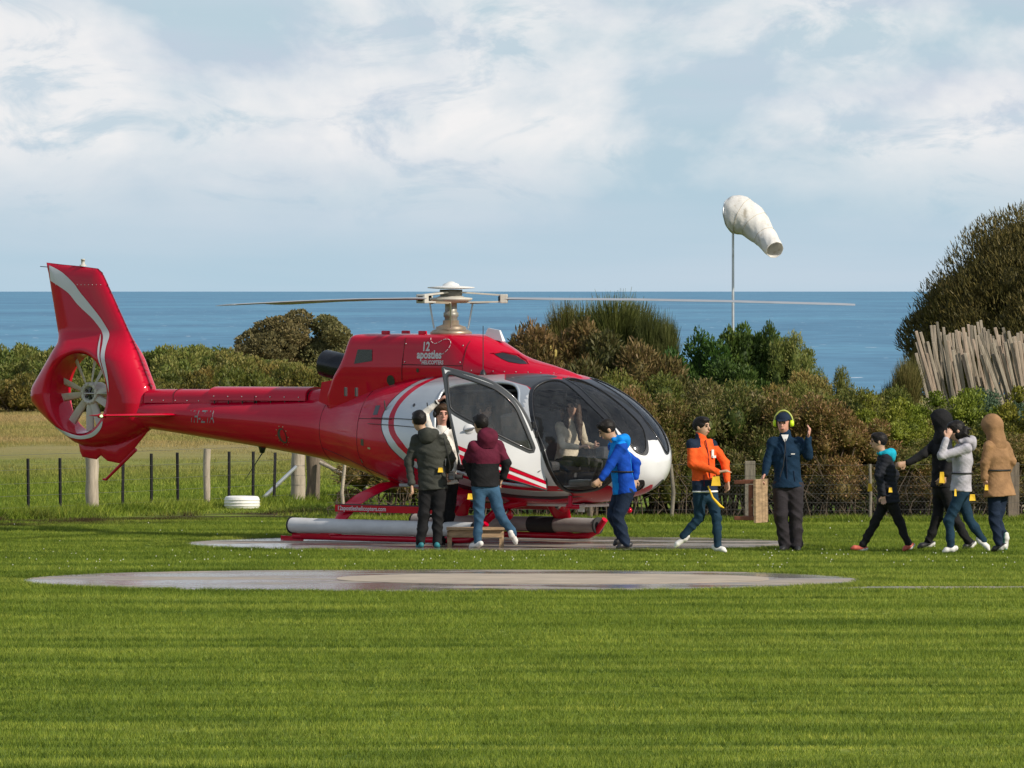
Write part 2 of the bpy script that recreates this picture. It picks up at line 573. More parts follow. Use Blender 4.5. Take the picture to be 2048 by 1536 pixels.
# ---- lawn grass: instanced tufts
m, nt, bs = nodes_of('grass')
gc, gs = ground_colour(nt)
a = N(nt, 'ShaderNodeAttribute'); a.attribute_name = 'tint'
c = mixc(nt, 1.0, gc, ramp(nt, a.outputs['Fac'], [(0.0, (0.72, 0.8, 0.7)), (0.55, (1.15, 1.12, 1.0)), (0.92, (1.5, 1.35, 1.2)), (1.0, (2.0, 1.6, 1.5))]), 'MULTIPLY')
nt.links.new(c, bs.inputs['Base Color'])
bs.inputs['Roughness'].default_value = 0.6
bs.inputs['Specular IOR Level'].default_value = 0.2
tl = N(nt, 'ShaderNodeBsdfTranslucent'); nt.links.new(c, tl.inputs['Color'])
mx = N(nt, 'ShaderNodeMixShader'); mx.inputs[0].default_value = 0.3
nt.links.new(bs.outputs[0], mx.inputs[1]); nt.links.new(tl.outputs[0], mx.inputs[2])
nt.links.new(mx.outputs[0], nt.nodes['Material Output'].inputs['Surface'])
MATS['grass'] = m

def tuft_mesh(name, n, half, h0, h1, w, seed):
    r = np.random.default_rng(seed)
    p = np.stack([r.uniform(-half, half, n), r.uniform(-half, half, n), np.zeros(n)], 1)
    an = r.uniform(0, 2 * np.pi, n); h = r.uniform(h0, h1, n)
    lean = r.normal(0, 0.45, (n, 2)) * h[:, None]
    side = np.stack([np.cos(an), np.sin(an), np.zeros(n)], 1) * w * r.uniform(.7, 1.3, n)[:, None]
    tip = p + np.stack([lean[:, 0], lean[:, 1], h], 1)
    V = np.stack([p - side, p + side, tip], 1).reshape(-1, 3)
    me = np_mesh(name, V, np.arange(3 * n).reshape(-1, 3), tint=r.uniform(0, 1, n) ** 1.2)
    me.materials.append(MATS['grass'])
    return me
def scatter(name, pts, scl, proto, label):
    me = bpy.data.meshes.new(name)
    me.vertices.add(len(pts)); me.vertices.foreach_set('co', np.asarray(pts, np.float32).ravel())
    r = np.random.default_rng(5)
    rot = np.zeros((len(pts), 3), np.float32); rot[:, 2] = r.integers(0, 4, len(pts)) * np.pi / 2 + r.normal(0, .1, len(pts))
    a = me.attributes.new('irot', 'FLOAT_VECTOR', 'POINT'); a.data.foreach_set('vector', rot.ravel())
    a = me.attributes.new('iscl', 'FLOAT_VECTOR', 'POINT'); a.data.foreach_set('vector', np.asarray(scl, np.float32).ravel())
    me.update()
    o = bpy.data.objects.new(name, me); COL.objects.link(o)
    ng = bpy.data.node_groups.new(name, 'GeometryNodeTree')
    ng.interface.new_socket('Geometry', in_out='INPUT', socket_type='NodeSocketGeometry')
    ng.interface.new_socket('Geometry', in_out='OUTPUT', socket_type='NodeSocketGeometry')
    gi = ng.nodes.new('NodeGroupInput'); go = ng.nodes.new('NodeGroupOutput')
    oi = ng.nodes.new('GeometryNodeObjectInfo'); oi.inputs['Object'].default_value = proto
    ip = ng.nodes.new('GeometryNodeInstanceOnPoints')
    def attr(nm):
        q = ng.nodes.new('GeometryNodeInputNamedAttribute'); q.data_type = 'FLOAT_VECTOR'
        q.inputs['Name'].default_value = nm
        return q.outputs['Attribute']
    e2r = ng.nodes.new('FunctionNodeEulerToRotation')
    ng.links.new(attr('irot'), e2r.inputs[0])
    ng.links.new(gi.outputs[0], ip.inputs['Points'])
    ng.links.new(oi.outputs['Geometry'], ip.inputs['Instance'])
    ng.links.new(e2r.outputs[0], ip.inputs['Rotation'])
    ng.links.new(attr('iscl'), ip.inputs['Scale'])
    ng.links.new(ip.outputs[0], go.inputs[0])
    md = o.modifiers.new('scatter', 'NODES'); md.node_group = ng
    return tag(o, label, 'grass', kind='stuff')
def proto_obj(name, me):
    return bpy.data.objects.new(name, me)       # never linked: only instanced

lawn_tuft = proto_obj('lawn_tuft', tuft_mesh('lawn_tuft', 620, 0.33, 0.018, 0.046, 0.0035, 1))
edge_tuft = proto_obj('edge_tuft', tuft_mesh('edge_tuft', 90, 0.16, 0.05, 0.15, 0.006, 2))
P_, S_ = [], []
for Y in np.arange(50.0, 114.5, 0.6):
    hw = 0.0653 * Y + 5.0
    X = np.arange(-hw, hw, 0.6)
    X = X + rng.uniform(-.08, .08, len(X)); Yj = Y + rng.uniform(-.08, .08, len(X))
    ok = ~on_hard(X, Yj, 0.27) & (Yj < paddock_edge(X))
    hs = 0.75 + 0.5 * (0.5 + 0.5 * np.sin(X * 0.35 + Yj * 2.1) * np.sin(Yj * 3.7 + 1.3 * np.sin(X * .4)))
    for x, y, h in zip(X[ok], Yj[ok], hs[ok]):
        P_.append((x, y, 0)); S_.append((1, 1, h))
# finer tufts fill the ragged rim round the concrete
rim_p, rim_s = [], []
for cx, cy, a, b in PADS:
    for gx in (0.05, 0.17, 0.29):
        n = int(2 * math.pi * a / 0.16)
        for i in range(n):
            t = 2 * math.pi * i / n + rng.uniform(-.02, .02)
            g = gx + rng.uniform(-.05, .05)
            rim_p.append((cx + (a + g) * math.copysign(abs(math.cos(t)) ** .86, math.cos(t)), cy + (b + g) * math.copysign(abs(math.sin(t)) ** .86, math.sin(t)), 0)); rim_s.append((.8, .8, rng.uniform(.22, .5)))
for i in range(90):
    for sgn in (-1, 1):
        X = 3.3 + i * 0.12; Yc = 87.6 + 0.02 * (X - 4)
        rim_p.append((X, Yc + sgn * rng.uniform(.44, .6), 0)); rim_s.append((.8, .8, rng.uniform(.25, .5)))
scatter('lawn_grass', P_, S_, lawn_tuft, 'short mown grass of the lawn with mowing streaks')
# long grass: along fences and scattered clumps on the lawn
for i in range(420):
    t = rng.uniform(0, 1); X = -8.4 + t * 5.6
    Y = 115.0 + (X + 7.0) * 1.98 + rng.normal(0, .5)
    rim_p.append((X, Y, 0)); rim_s.append((1.5, 1.5, rng.uniform(.7, 1.6)))
for i in range(520):
    X = rng.uniform(-2.6, 9.5); rim_p.append((X, 112.9 + rng.normal(0, .22), 0)); rim_s.append((1.2, 1.2, rng.uniform(.4, 1.0)))
for i in range(160):
    Y = rng.uniform(62, 110); X = rng.uniform(-.065, .065) * Y
    if not on_hard(np.array(X), np.array(Y), .4):
        rim_p.append((X, Y, 0)); rim_s.append((.5, .5, rng.uniform(.35, .6)))
# small white clover heads dotted over the lawn
fl_me = MB(); fl_me.ball((0, 0, .05), (.011, .011, .010), 6); fm = fl_me.mesh('clover'); fm.materials.append(mat('clover_white', (.75, .74, .66), .7))
cp, cs = [], []
for i in range(210):
    Y = rng.uniform(93, 112) if i < 60 else rng.uniform(93, 101); X = rng.uniform(-.066, .066) * Y
    if not on_hard(np.array(X), np.array(Y), .3):
        cp.append((X, Y, 0)); cs.append((rng.uniform(.35, .75),) * 2 + (rng.uniform(.6, .85),))
scatter('clover_heads', cp, cs, proto_obj('clover', fm), 'tiny white clover heads dotted over the lawn')
scatter('long_grass', rim_p, rim_s, edge_tuft, 'longer ragged grass along the fences and round the concrete pads')
P_, S_ = [], []
for Y in np.arange(113.5, 232, 1.3):
    hw = 0.0653 * Y + 3
    X = np.arange(-hw, 1.5 if Y > 122 else -1.0, 1.3)
    X = X + rng.uniform(-.2, .2, len(X)); Yj = Y + rng.uniform(-.2, .2, len(X))
    for x, y in zip(X, Yj):
        if y > paddock_edge(np.array(x)) + .3:
            P_.append((x, y, 0)); S_.append((2.1, 2.1, rng.uniform(1.0, 2.6)))
scatter('paddock_grass', P_, S_, lawn_tuft, 'rough pasture grass of the paddock beyond the left fence')

# ================================================================ vegetation
def rand_dirs(r, n):
    v = r.normal(size=(n, 3))
    return v / np.linalg.norm(v, axis=1)[:, None]
def lobes_points(r, lobes, n, shell=(0.72, 1.03), low=-0.5, strays=.05):
    """points and outward normals spread over a union of ellipsoid lobes"""
    L = np.array([list(c) + list(s) for c, s in lobes])
    area = (L[:, 3] * L[:, 4] + L[:, 4] * L[:, 5] + L[:, 3] * L[:, 5])
    idx = r.choice(len(L), n, p=area / area.sum())
    d = rand_dirs(r, n)
    d[:, 2] = np.where(d[:, 2] < low, -d[:, 2], d[:, 2])
    rad = r.uniform(shell[0] ** 3, shell[1] ** 3, n) ** (1 / 3)
    lump = 1 + .10 * np.sin(7 * d[:, 0] + idx) * np.sin(6 * d[:, 2] + 2 * idx) + .07 * np.sin(15 * d[:, 1] + 3 * idx + 9 * d[:, 2])
    stray = np.where(r.uniform(0, 1, n) < strays, r.uniform(1.0, 1.16, n), 1.0)
    if strays == 0:
        lump = 1 + .3 * (lump - 1)
    rad = rad * lump * stray
    p = L[idx, :3] + d * L[idx, 3:] * rad[:, None]
    nrm = d / L[idx, 3:]; nrm /= np.linalg.norm(nrm, axis=1)[:, None]
    keep = p[:, 2] > 0.02
    for k in range(len(L)):
        q = np.linalg.norm((p - L[k, :3]) / L[k, 3:], axis=1)
        keep &= ~((q < 0.60) & (idx != k))
    return p[keep], nrm[keep], idx[keep]
def leaves(r, p, nrm, length, width, out=0.6, up=0.3, rnd=0.8):
    """diamond leaves"""
    n = len(p)
    a = nrm * out + rand_dirs(r, n) * rnd; a[:, 2] += up
    a /= np.linalg.norm(a, axis=1)[:, None]
    b = np.cross(a, rand_dirs(r, n)); b /= np.linalg.norm(b, axis=1)[:, None] + 1e-9
    s = r.uniform(.65, 1.35, n)[:, None]
    V = np.stack([p, p + a * length * s * .55 + b * width * s * .5, p + a * length * s, p + a * length * s * .55 - b * width * s * .5], 1)
    return V.reshape(-1, 3), np.arange(4 * n).reshape(-1, 4)
def needles(r, p, nrm, length, width, out=0.7, up=0.5, rnd=0.35):
    n = len(p)
    a = nrm * out + rand_dirs(r, n) * rnd; a[:, 2] += up
    a /= np.linalg.norm(a, axis=1)[:, None]
    b = np.cross(a, rand_dirs(r, n)); b /= np.linalg.norm(b, axis=1)[:, None] + 1e-9
    s = r.uniform(.6, 1.3, n)[:, None]
    V = np.stack([p - b * width, p + b * width, p + a * length * s + b * width * .3, p + a * length * s - b * width * .3], 1)
    return V.reshape(-1, 3), np.arange(4 * n).reshape(-1, 4)
def foliage(name, r, lobes, n, length, width, kind='leaf', core=True, tint_lobe=0.5, **kw):
    p, nr, idx = lobes_points(r, lobes, n, low=kw.pop('low', -0.5), shell=kw.pop('shell', (0.58, 1.03)), strays=kw.pop('strays', .05))
    V, Fc = (leaves if kind == 'leaf' else needles)(r, p, nr, length, width, **kw)
    lt = r.uniform(0, 1, len(lobes))
    t = np.clip(tint_lobe * lt[idx] + (1 - tint_lobe) * r.uniform(0, 1, len(idx)), 0, 1)
    if core:        # opaque filler; inner shade put into its colour by halved leaf tint
        cv, cf, ct = [], [], []
        b = len(V)
        for (c, s), l in zip(lobes, lt):
            c = np.array(c); s = np.array(s) * .56
            m, k = 7, 10
            th = np.linspace(0, np.pi, m); ph = np.arange(k) * 2 * np.pi / k
            g = np.stack([np.outer(np.sin(th), np.cos(ph)), np.outer(np.sin(th), np.sin(ph)), np.outer(np.cos(th), np.ones(k))], -1)
            g = c + g * s * (1 + r.normal(0, .07, (m, k, 1)))
            g[..., 2] = np.maximum(g[..., 2], 0.01)
            for i in range(m - 1):
                for j in range(k):
                    cf.append((b + i * k + j, b + (i + 1) * k + j, b + (i + 1) * k + (j + 1) % k, b + i * k + (j + 1) % k)); ct.append(l * .5)
            cv.append(g.reshape(-1, 3)); b += m * k
        V = np.concatenate([V] + cv); Fc = np.concatenate([Fc, np.array(cf)]); t = np.concatenate([t, ct])
    return np_mesh(name, V, Fc, tint=t)
def stems(name, r, lobes, rad, base_r=0.25, n=None):
    mb = MB()
    for c, s in (lobes if n is None else lobes[:n]):
        b = Vector((c[0] * .35 + r.normal(0, base_r * .4), c[1] * .35 + r.normal(0, base_r * .4), -0.05))
        mid = (b + Vector(c)) / 2 + Vector((r.normal(0, .06), r.normal(0, .06), -.05))
        mb.tube([b, mid, Vector(c)], [rad, rad * .75, rad * .4], 6)
    return mb.mesh(name)
def add_plant(name, fol, stm, leafm, loc, rz, scl, label, cat, group=None, trunk='stem'):
    t = empty(name, loc, rz); t.scale = (scl,) * 3 if np.isscalar(scl) else scl
    for nm, me, m in (('crown', fol, leafm), (trunk, stm, MATS['bark'])):
        if len(me.materials) == 0:
            me.materials.append(m)
        o = bpy.data.objects.new(nm, me); COL.objects.link(o); o.parent = t
    return tag(t, label, cat, group)

mat('bark', (0.10, 0.072, 0.048), 0.9, var=0.35, scale=14, bmp=0.5)
leaf_mat('hedge_leaf', [(0.0, (0.062, 0.078, 0.018)), (0.3, (0.130, 0.128, 0.030)), (0.55, (0.19, 0.145, 0.048)), (0.8, (0.25, 0.165, 0.080)), (1.0, (0.40, 0.29, 0.165))])
leaf_mat('heath_leaf', [(0.0, (0.060, 0.080, 0.018)), (0.5, (0.140, 0.140, 0.032)), (1.0, (0.29, 0.22, 0.07))])
leaf_mat('banksia_leaf', [(0.0, (0.062, 0.062, 0.018)), (0.45, (0.125, 0.105, 0.035)), (0.75, (0.19, 0.135, 0.060)), (1.0, (0.29, 0.205, 0.115))])
leaf_mat('green_leaf', [(0.0, (0.028, 0.060, 0.012)), (0.5, (0.066, 0.118, 0.022)), (0.85, (0.125, 0.185, 0.038)), (1.0, (0.22, 0.17, 0.085))])
leaf_mat('lime_leaf', [(0.0, (0.085, 0.105, 0.012)), (0.5, (0.185, 0.205, 0.022)), (1.0, (0.33, 0.33, 0.075))])
leaf_mat('olive_leaf', [(0.0, (0.075, 0.098, 0.024)), (0.5, (0.165, 0.175, 0.045)), (1.0, (0.31, 0.25, 0.09))])  # lightened so the far scrub carries its distance haze in the leaf colour
leaf_mat('grey_leaf', [(0.0, (0.06, 0.085, 0.055)), (1.0, (0.17, 0.22, 0.15))])
leaf_mat('needle', [(0.0, (0.046, 0.038, 0.014)), (0.5, (0.098, 0.074, 0.027)), (0.85, (0.175, 0.118, 0.044)), (1.0, (0.27, 0.17, 0.072))], trans=0.15)
leaf_mat('sedge', [(0.0, (0.055, 0.062, 0.016)), (0.6, (0.115, 0.112, 0.032)), (1.0, (0.20, 0.165, 0.062))], trans=0.15)
leaf_mat('moonah_leaf', [(0.0, (0.085, 0.088, 0.040)), (0.5, (0.165, 0.155, 0.070)), (1.0, (0.29, 0.24, 0.12))])

def blob_lobes(r, n, R, H, z0=0.0, small=(0.3, 0.5)):
    out = []
    for i in range(n):
        a = r.uniform(0, 2 * np.pi); q = math.sqrt(r.uniform(0, 1)) * R * .78
        z = z0 + (H - z0) * (r.uniform(.18, .8)) * (1 - .35 * (q / R) ** 2)
        s = r.uniform(*small) * R
        out.append(((math.cos(a) * q, math.sin(a) * q, z), (s, s, min(s * r.uniform(.8, 1.1), z + .02))))
    return out
def protos(kind, count, leafm, n, length, width, R, H, nl, seed, fk='leaf', stem_r=0.02, small=(0.3, .5), z0=0.0, **kw):
    out = []
    for i in range(count):
        r = np.random.default_rng(seed + i)
        lb = blob_lobes(r, nl, R, H, z0, small)
        tz = max(c[2] + q[2] for c, q in lb) / H; tr_ = max(max(abs(c[0]), abs(c[1])) + q[0] for c, q in lb) / R
        lb = [((c[0] / tr_, c[1] / tr_, c[2] / tz), (q[0] / tr_, q[1] / tr_, q[2] / tz)) for c, q in lb]
        f = foliage(kind + '_crown', r, lb, n, length, width, fk, **dict(kw)); f.materials.append(MATS[leafm])
        s = stems(kind + '_stem', r, lb, stem_r, n=8); s.materials.append(MATS['bark'])
        out.append((f, s))
    return out

def strew(ps, spots, name, leafm, label, cat, group, H=1.9):
    """spots: (pixel x, depth, width scale, pixel y of the top)"""
    for i, (px, Y, sx, ty) in enumerate(spots):
        f, s = ps[i % len(ps)]
        sz = (EYE - (ty - 580) * Y / F) / H
        add_plant(name, f, s, MATS[leafm], ((px - 1024) * Y / F, Y, 0), rng.uniform(0, 6.28), (sx, sx, sz), label, cat, group)

# -- the clipped hedge along the wire fence
def top_line(px, pts):
    return float(np.interp(px, [p[0] for p in pts], [p[1] for p in pts]))
HT = [(650, 900), (760, 850), (850, 830), (1000, 790), (1200, 790), (1400, 775), (1480, 768), (1600, 790), (1690, 820), (1740, 862), (1800, 880), (1900, 886), (2100, 870)]
hp = protos('hedge', 5, 'hedge_leaf', 15000, 0.055, 0.020, 0.85, 1.9, 18, 100, up=0.6, tint_lobe=0.3, small=(.2, .42))
spots = [(px, 113.8 + rng.uniform(-.08, .15), rng.uniform(.85, 1.08), top_line(px, HT) + rng.uniform(-14, 14)) for px in range(765, 2200, 74)]
strew(hp, spots, 'hedge_shrub', 'hedge_leaf', 'brown green twiggy shrub in the hedge row close behind the wire fence', 'shrub', 'hedge row behind the wire fence')
hp2 = protos('heath', 3, 'heath_leaf', 13000, 0.05, 0.018, 0.95, 1.9, 18, 140, up=0.7, tint_lobe=0.5, small=(.2, .4))
HT2 = [(900, 790), (1000, 745), (1300, 740), (1500, 760), (1650, 785), (1720, 830), (1800, 850), (2200, 840)]
spots = [(px, 115.3, rng.uniform(.95, 1.1), top_line(px, HT2) + rng.uniform(-12, 12)) for px in range(960, 2200, 128)]
strew(hp2, spots, 'heath_shrub', 'heath_leaf', 'dark olive heath shrub in the second row behind the clipped hedge', 'shrub', 'second row of shrubs behind the hedge')
# -- banksias with yellow cones
bp = protos('banksia', 3, 'banksia_leaf', 18000, 0.09, 0.024, 1.0, 2.3, 20, 160, up=0.6, tint_lobe=0.35, small=(.2, .4))
mat('banksia_flower', (0.42, 0.33, 0.09), 0.8, var=0.3, scale=30, bmp=0.5)
for j, (px, Y, sx, ty) in enumerate([(1045, 116.6, .95, 652), (1125, 116.9, 1.0, 645), (1205, 116.4, 1.0, 668), (1272, 116.2, .85, 690), (1330, 115.9, .8, 740)]):
    f, s = bp[j % 3]; sz = (EYE - (ty - 580) * Y / F) / 2.3
    t = add_plant('banksia_bush', f, s, MATS['banksia_leaf'], ((px - 1024) * Y / F, Y, 0), rng.uniform(0, 6.28), (sx, sx, sz),
                  'tall bronze banksia bush with yellow flower spikes behind the helicopter nose', 'bush', 'banksia bushes behind the helicopter')
    for q in range(5):
        a = rng.uniform(0, 6.28); zz = rng.uniform(1.2, 2.0); rr_ = .90 * math.sqrt(max(.05, 1 - (zz / 2.4) ** 2))
        k = MB(); b = Vector((math.cos(a) * rr_, math.sin(a) * rr_, zz))
        k.lathe([(0, 0), (.02, .005), (.026, .03), (.026, .085), (.018, .11), (0, .12)], b, (0.1, 0, 1), 8)
        k.build('flower_spike', MATS['banksia_flower'], t)
# -- tufted needle bushes behind
tp = protos('sedge', 3, 'sedge', 12000, 0.34, 0.006, 0.8, 2.4, 14, 180, fk='needle', up=1.0, out=.5, rnd=.3, tint_lobe=.3, small=(.22, .4))
strew(tp, [(1195, 120, 1.15, 640), (1240, 120.4, 1.0, 648), (1150, 120.2, .75, 652)], 'spiky_bush', 'sedge',
      'spiky upright needle bush rising highest behind the banksias', 'bush', 'spiky bushes behind the banksias', 2.4)
strew(tp, [(1312, 119.4, .55, 662), (1350, 119.2, .5, 684)], 'young_she_oak', 'sedge',
      'small upright needle leaved bush between the spiky bush and the green bushes', 'bush', 'small needle bushes', 2.4)
# -- glossy green bushes
gp = protos('coast', 4, 'green_leaf', 14000, 0.055, 0.026, 0.8, 1.9, 22, 200, up=0.6, tint_lobe=0.55, small=(.16, .34))
strew(gp, [(1345, 117.4, .95, 705), (1395, 118.2, 1.0, 668), (1450, 118.5, 1.0, 660), (1500, 118.6, .95, 652), (1552, 118.3, .62, 650), (1440, 116.6, 1.05, 722), (1520, 116.7, 1.0, 735)],
      'coastal_bush', 'green_leaf', 'rounded glossy green coastal bush below the windsock pole', 'bush', 'green bushes below the windsock')
op = protos('tea', 3, 'olive_leaf', 13000, 0.05, 0.018, 0.8, 1.9, 22, 220, up=0.5, tint_lobe=.6, small=(.16, .34))
strew(op, [(1595, 118, .72, 668), (1630, 117.5, .62, 716), (1668, 117.6, .5, 736), (1580, 116.4, .95, 745)], 'scrubby_bush', 'olive_leaf',
      'scrubby olive bush with bare twigs right of the green bushes', 'bush', 'scrubby bushes beside the sea gap')
# -- low heath and lime-green bushes in front of the stakes
strew(hp2, [(1590, 115.7, 1.0, 768), (1670, 115.8, 1.0, 778), (1745, 115.9, .9, 788), (1795, 116.6, .9, 776), (1765, 117.4, .9, 782)], 'low_heath', 'heath_leaf', 'dense dark green low shrub under the gap of sea', 'shrub', 'low shrubs under the sea gap')
lp = protos('lime', 3, 'lime_leaf', 12000, 0.045, 0.026, 0.75, 1.9, 20, 240, up=0.7, tint_lobe=.4, small=(.18, .36))
strew(lp, [(1775, 115.6, .9, 786), (1735, 114.5, .7, 822), (1800, 114.5, .85, 832), (1850, 114.5, .8, 845), (1860, 116, .9, 784), (1915, 116, .95, 778), (1960, 115.9, .8, 786), (2045, 115.3, .9, 775)], 'lime_bush', 'lime_leaf',
      'yellow green leafy bush growing at the foot of the driftwood stakes', 'bush', 'yellow green bushes below the stakes')
gy = protos('salt', 1, 'grey_leaf', 9000, 0.04, 0.022, 0.6, 1.9, 16, 260, up=0.5, small=(.2, .36))
strew(gy, [(1992, 116.1, .95, 778)], 'saltbush', 'grey_leaf', 'grey blue saltbush at the foot of the driftwood stakes', 'bush', None)
strew(tp, [(1815, 117, .55, 752)], 'feathery_bush', 'sedge', 'feathery needle bush beside the left end of the driftwood stakes', 'bush', None, 2.4)

# -- the big she-oak on the right
r = np.random.default_rng(300)
lb = []
for i in range(120):
    d = rand_dirs(r, 1)[0]; d[2] = abs(d[2]) * 1.05 - .25
    lb.append(((d[0] * (2.42 if d[2] > .05 else 2.2), d[1] * 2.3, 2.5 + d[2] * 2.40), (r.uniform(.46, .66),) * 2 + (r.uniform(.44, .62),)))
lb += [((0, 0, 2.8), (2.7, 2.5, 2.6))]
f = foliage('she_oak_crown', r, lb, 300000, 0.085, 0.010, 'needle', up=0.8, out=.5, rnd=.45, tint_lobe=.35, shell=(.66, 1.0), low=-.7, strays=0)
k = MB()
k.tube([(0, 0, -.1), (.1, .05, 1.0), (-.05, 0, 2.2)], [.22, .18, .13], 10)
for i in range(9):
    a = i * 2.4; k.tube([(.05, 0, .9 + .1 * i), (math.cos(a) * .8, math.sin(a) * .8, 1.9 + .12 * i), (math.cos(a) * 1.7, math.sin(a) * 1.7, 2.6 + .15 * i)], [.08, .055, .03], 7)
add_plant('she_oak_tree', f, k.mesh('trunk'), MATS['needle'], ((2150 - 1024) * 126 / F, 126, 0), 0.4, (1, 1, .90), 'large dark domed she-oak tree behind the driftwood stakes', 'tree', trunk='trunk')

# -- wind-pruned moonah on the far side of the paddock
r = np.random.default_rng(310)
Ym = 232.0; mpx = Ym / F
def moonah(name, lobes_px, seed, label):
    r = np.random.default_rng(seed)
    cx = sum(l[0] for l in lobes_px) / len(lobes_px)
    lb = [(((x - cx) * mpx, r.normal(0, .5), EYE - (y - 580) * mpx), (a * mpx, a * mpx * 1.1, b * mpx)) for x, y, a, b in lobes_px]
    f = foliage(name + '_crown', r, lb, 26000, 0.09, 0.05, up=.5, tint_lobe=.35, low=-.9, shell=(.8, 1.02))
    s = stems(name + '_trunk', r, lb, .07, .5)
    return add_plant(name, f, s, MATS['moonah_leaf'], ((cx - 1024) * mpx, Ym, 0), 0, 1.0, label, 'tree', trunk='trunk')
moonah('moonah_tree', [(505, 690, 34, 26), (535, 668, 34, 26), (560, 655, 28, 20), (597, 640, 27, 17), (585, 672, 34, 22), (540, 705, 50, 36), (600, 715, 40, 40), (495, 725, 34, 34), (560, 745, 60, 40)], 311,
       'grey green wind-pruned dome of a coastal tree left of the exhaust pipe')
moonah('moonah_tree', [(650, 652, 26, 18), (675, 672, 26, 20), (655, 690, 30, 22), (700, 695, 26, 18), (690, 715, 36, 24), (640, 720, 36, 30), (725, 705, 18, 16), (680, 745, 60, 36)], 312,
       'smaller ragged coastal tree touching the dark exhaust pipe of the helicopter')
# -- far scrub belt beyond the paddock
sp = protos('scrub', 4, 'olive_leaf', 11000, 0.11, 0.045, 1.5, 1.75, 24, 320, up=.7, tint_lobe=.5, small=(.16, .32))
tops = [(-40, 700), (20, 694), (85, 684), (60, 712), (145, 705), (200, 700), (265, 700), (310, 694), (365, 693), (415, 698), (455, 702), (490, 715), (540, 722), (590, 728), (640, 728), (700, 735), (760, 730), (110, 705), (-5, 720), (340, 705)]
for i, (px, py) in enumerate(tops):
    Y = 222 + rng.uniform(-5, 4)
    H = EYE - (py - 580) * Y / F
    f, s = sp[i % 4]
    add_plant('scrub_bush', f, s, MATS['olive_leaf'], ((px - 1024) * Y / F, Y, 0), rng.uniform(0, 6.28), (.95, .95, H / 1.75),
              'olive scrub bush in the belt along the far side of the paddock', 'bush', 'scrub belt beyond the paddock')
rp = protos('rust', 3, 'heath_leaf', 9000, 0.11, 0.045, 1.5, 1.3, 20, 340, up=.7, tint_lobe=.6, small=(.18, .34))
for i, px in enumerate(range(-30, 800, 64)):
    Y = 214 + rng.uniform(-3, 3); f, s = rp[i % 3]
    add_plant('heath_clump', f, s, MATS['heath_leaf'], ((px - 1024) * Y / F, Y, 0), rng.uniform(0, 6.28), (.75, .75, rng.uniform(.7, 1.0)),
              'low brown heath clump at the paddock end in front of the scrub belt', 'shrub', 'heath clumps at the paddock end')

# ================================================================ fences, stakes, tyre, windsock
mat('post_wood', (0.40, 0.34, 0.26), 0.9, var=0.3, scale=5, bmp=0.6, stretch=(6, 6, 0.8))
mat('grey_wood', (0.20, 0.175, 0.135), 0.9, var=0.35, scale=4, bmp=0.6, stretch=(8, 8, 0.8))
mat('dark_wood', (0.17, 0.135, 0.10), 0.9, var=0.35, scale=5, bmp=0.6, stretch=(6, 6, .8))
mat('steel_post', (0.015, 0.015, 0.016), 0.6, var=0.2)
mat('wire', (0.22, 0.21, 0.19), 0.5, metal=0.7)
mat('galv', (0.55, 0.58, 0.60), 0.4, metal=0.6)
mat('white_paint', (0.80, 0.79, 0.76), 0.6, var=0.06, scale=5)
def round_post(k, x, y, h, r0, seed, lean=0.0):
    r = np.random.default_rng(seed)
    pts = [(x + lean * h * t + r.normal(0, .006), y + r.normal(0, .006), -.1 + (h + .1) * t) for t in np.linspace(0, 1, 6)]
    k.tube(pts, [r0 * r.uniform(.92, 1.08) for _ in pts], 10)
def fpt(px, py):
    Y = F * EYE / (py - 580); return Vector(((px - 1024) * Y / F, Y, 0))
# left-hand paddock fence
A, B = fpt(-60, 1040), fpt(600, 1008)
fence = empty('paddock_fence', A)
tag(fence, 'wire fence with black steel posts and timber posts along the paddock', 'fence')
def on_fence(px):
    lo, hi = 0.0, 1.0
    for _ in range(40):
        t = (lo + hi) / 2; p = A.lerp(B, t)
        if 1024 + F * p.x / p.y < px: lo = t
        else: hi = t
    return A.lerp(B, (lo + hi) / 2)
for px, top in ((57, 917), (121, 916), (245, 918), (303, 907), (356, 905), (458, 903), (506, 903), (548, 905), (-10, 918)):
    p = on_fence(px) - A; Y = (p + A).y
    h = EYE - (top - 580) * Y / F
    k = MB()
    k.bar(p, p + Vector((rng.normal(0, .012), 0, h)), .045, .010)
    k.bar(p + Vector((0, -.017, 0)), p + Vector((0, -.017, h)), .009, .030)
    k.build('steel_post', MATS['steel_post'], fence)
for px, top, r0 in ((185, 905, .095), (415, 898, .052)):
    p = on_fence(px) - A; Y = (p + A).y
    k = MB(); round_post(k, p.x, p.y, EYE - (top - 580) * Y / F, r0, int(px), -.01)
    k.build('timber_post', MATS['post_wood'], fence)
for z in (.15, .32, .50, .70, .92):
    k = MB(); q = B - A
    k.tube([(0, -.03, z), (q.x / 2, q.y / 2 - .03, z - .01), (q.x, q.y - .03, z)], .0022, 4, cap=False)
    k.build('wire', MATS['wire'], fence)
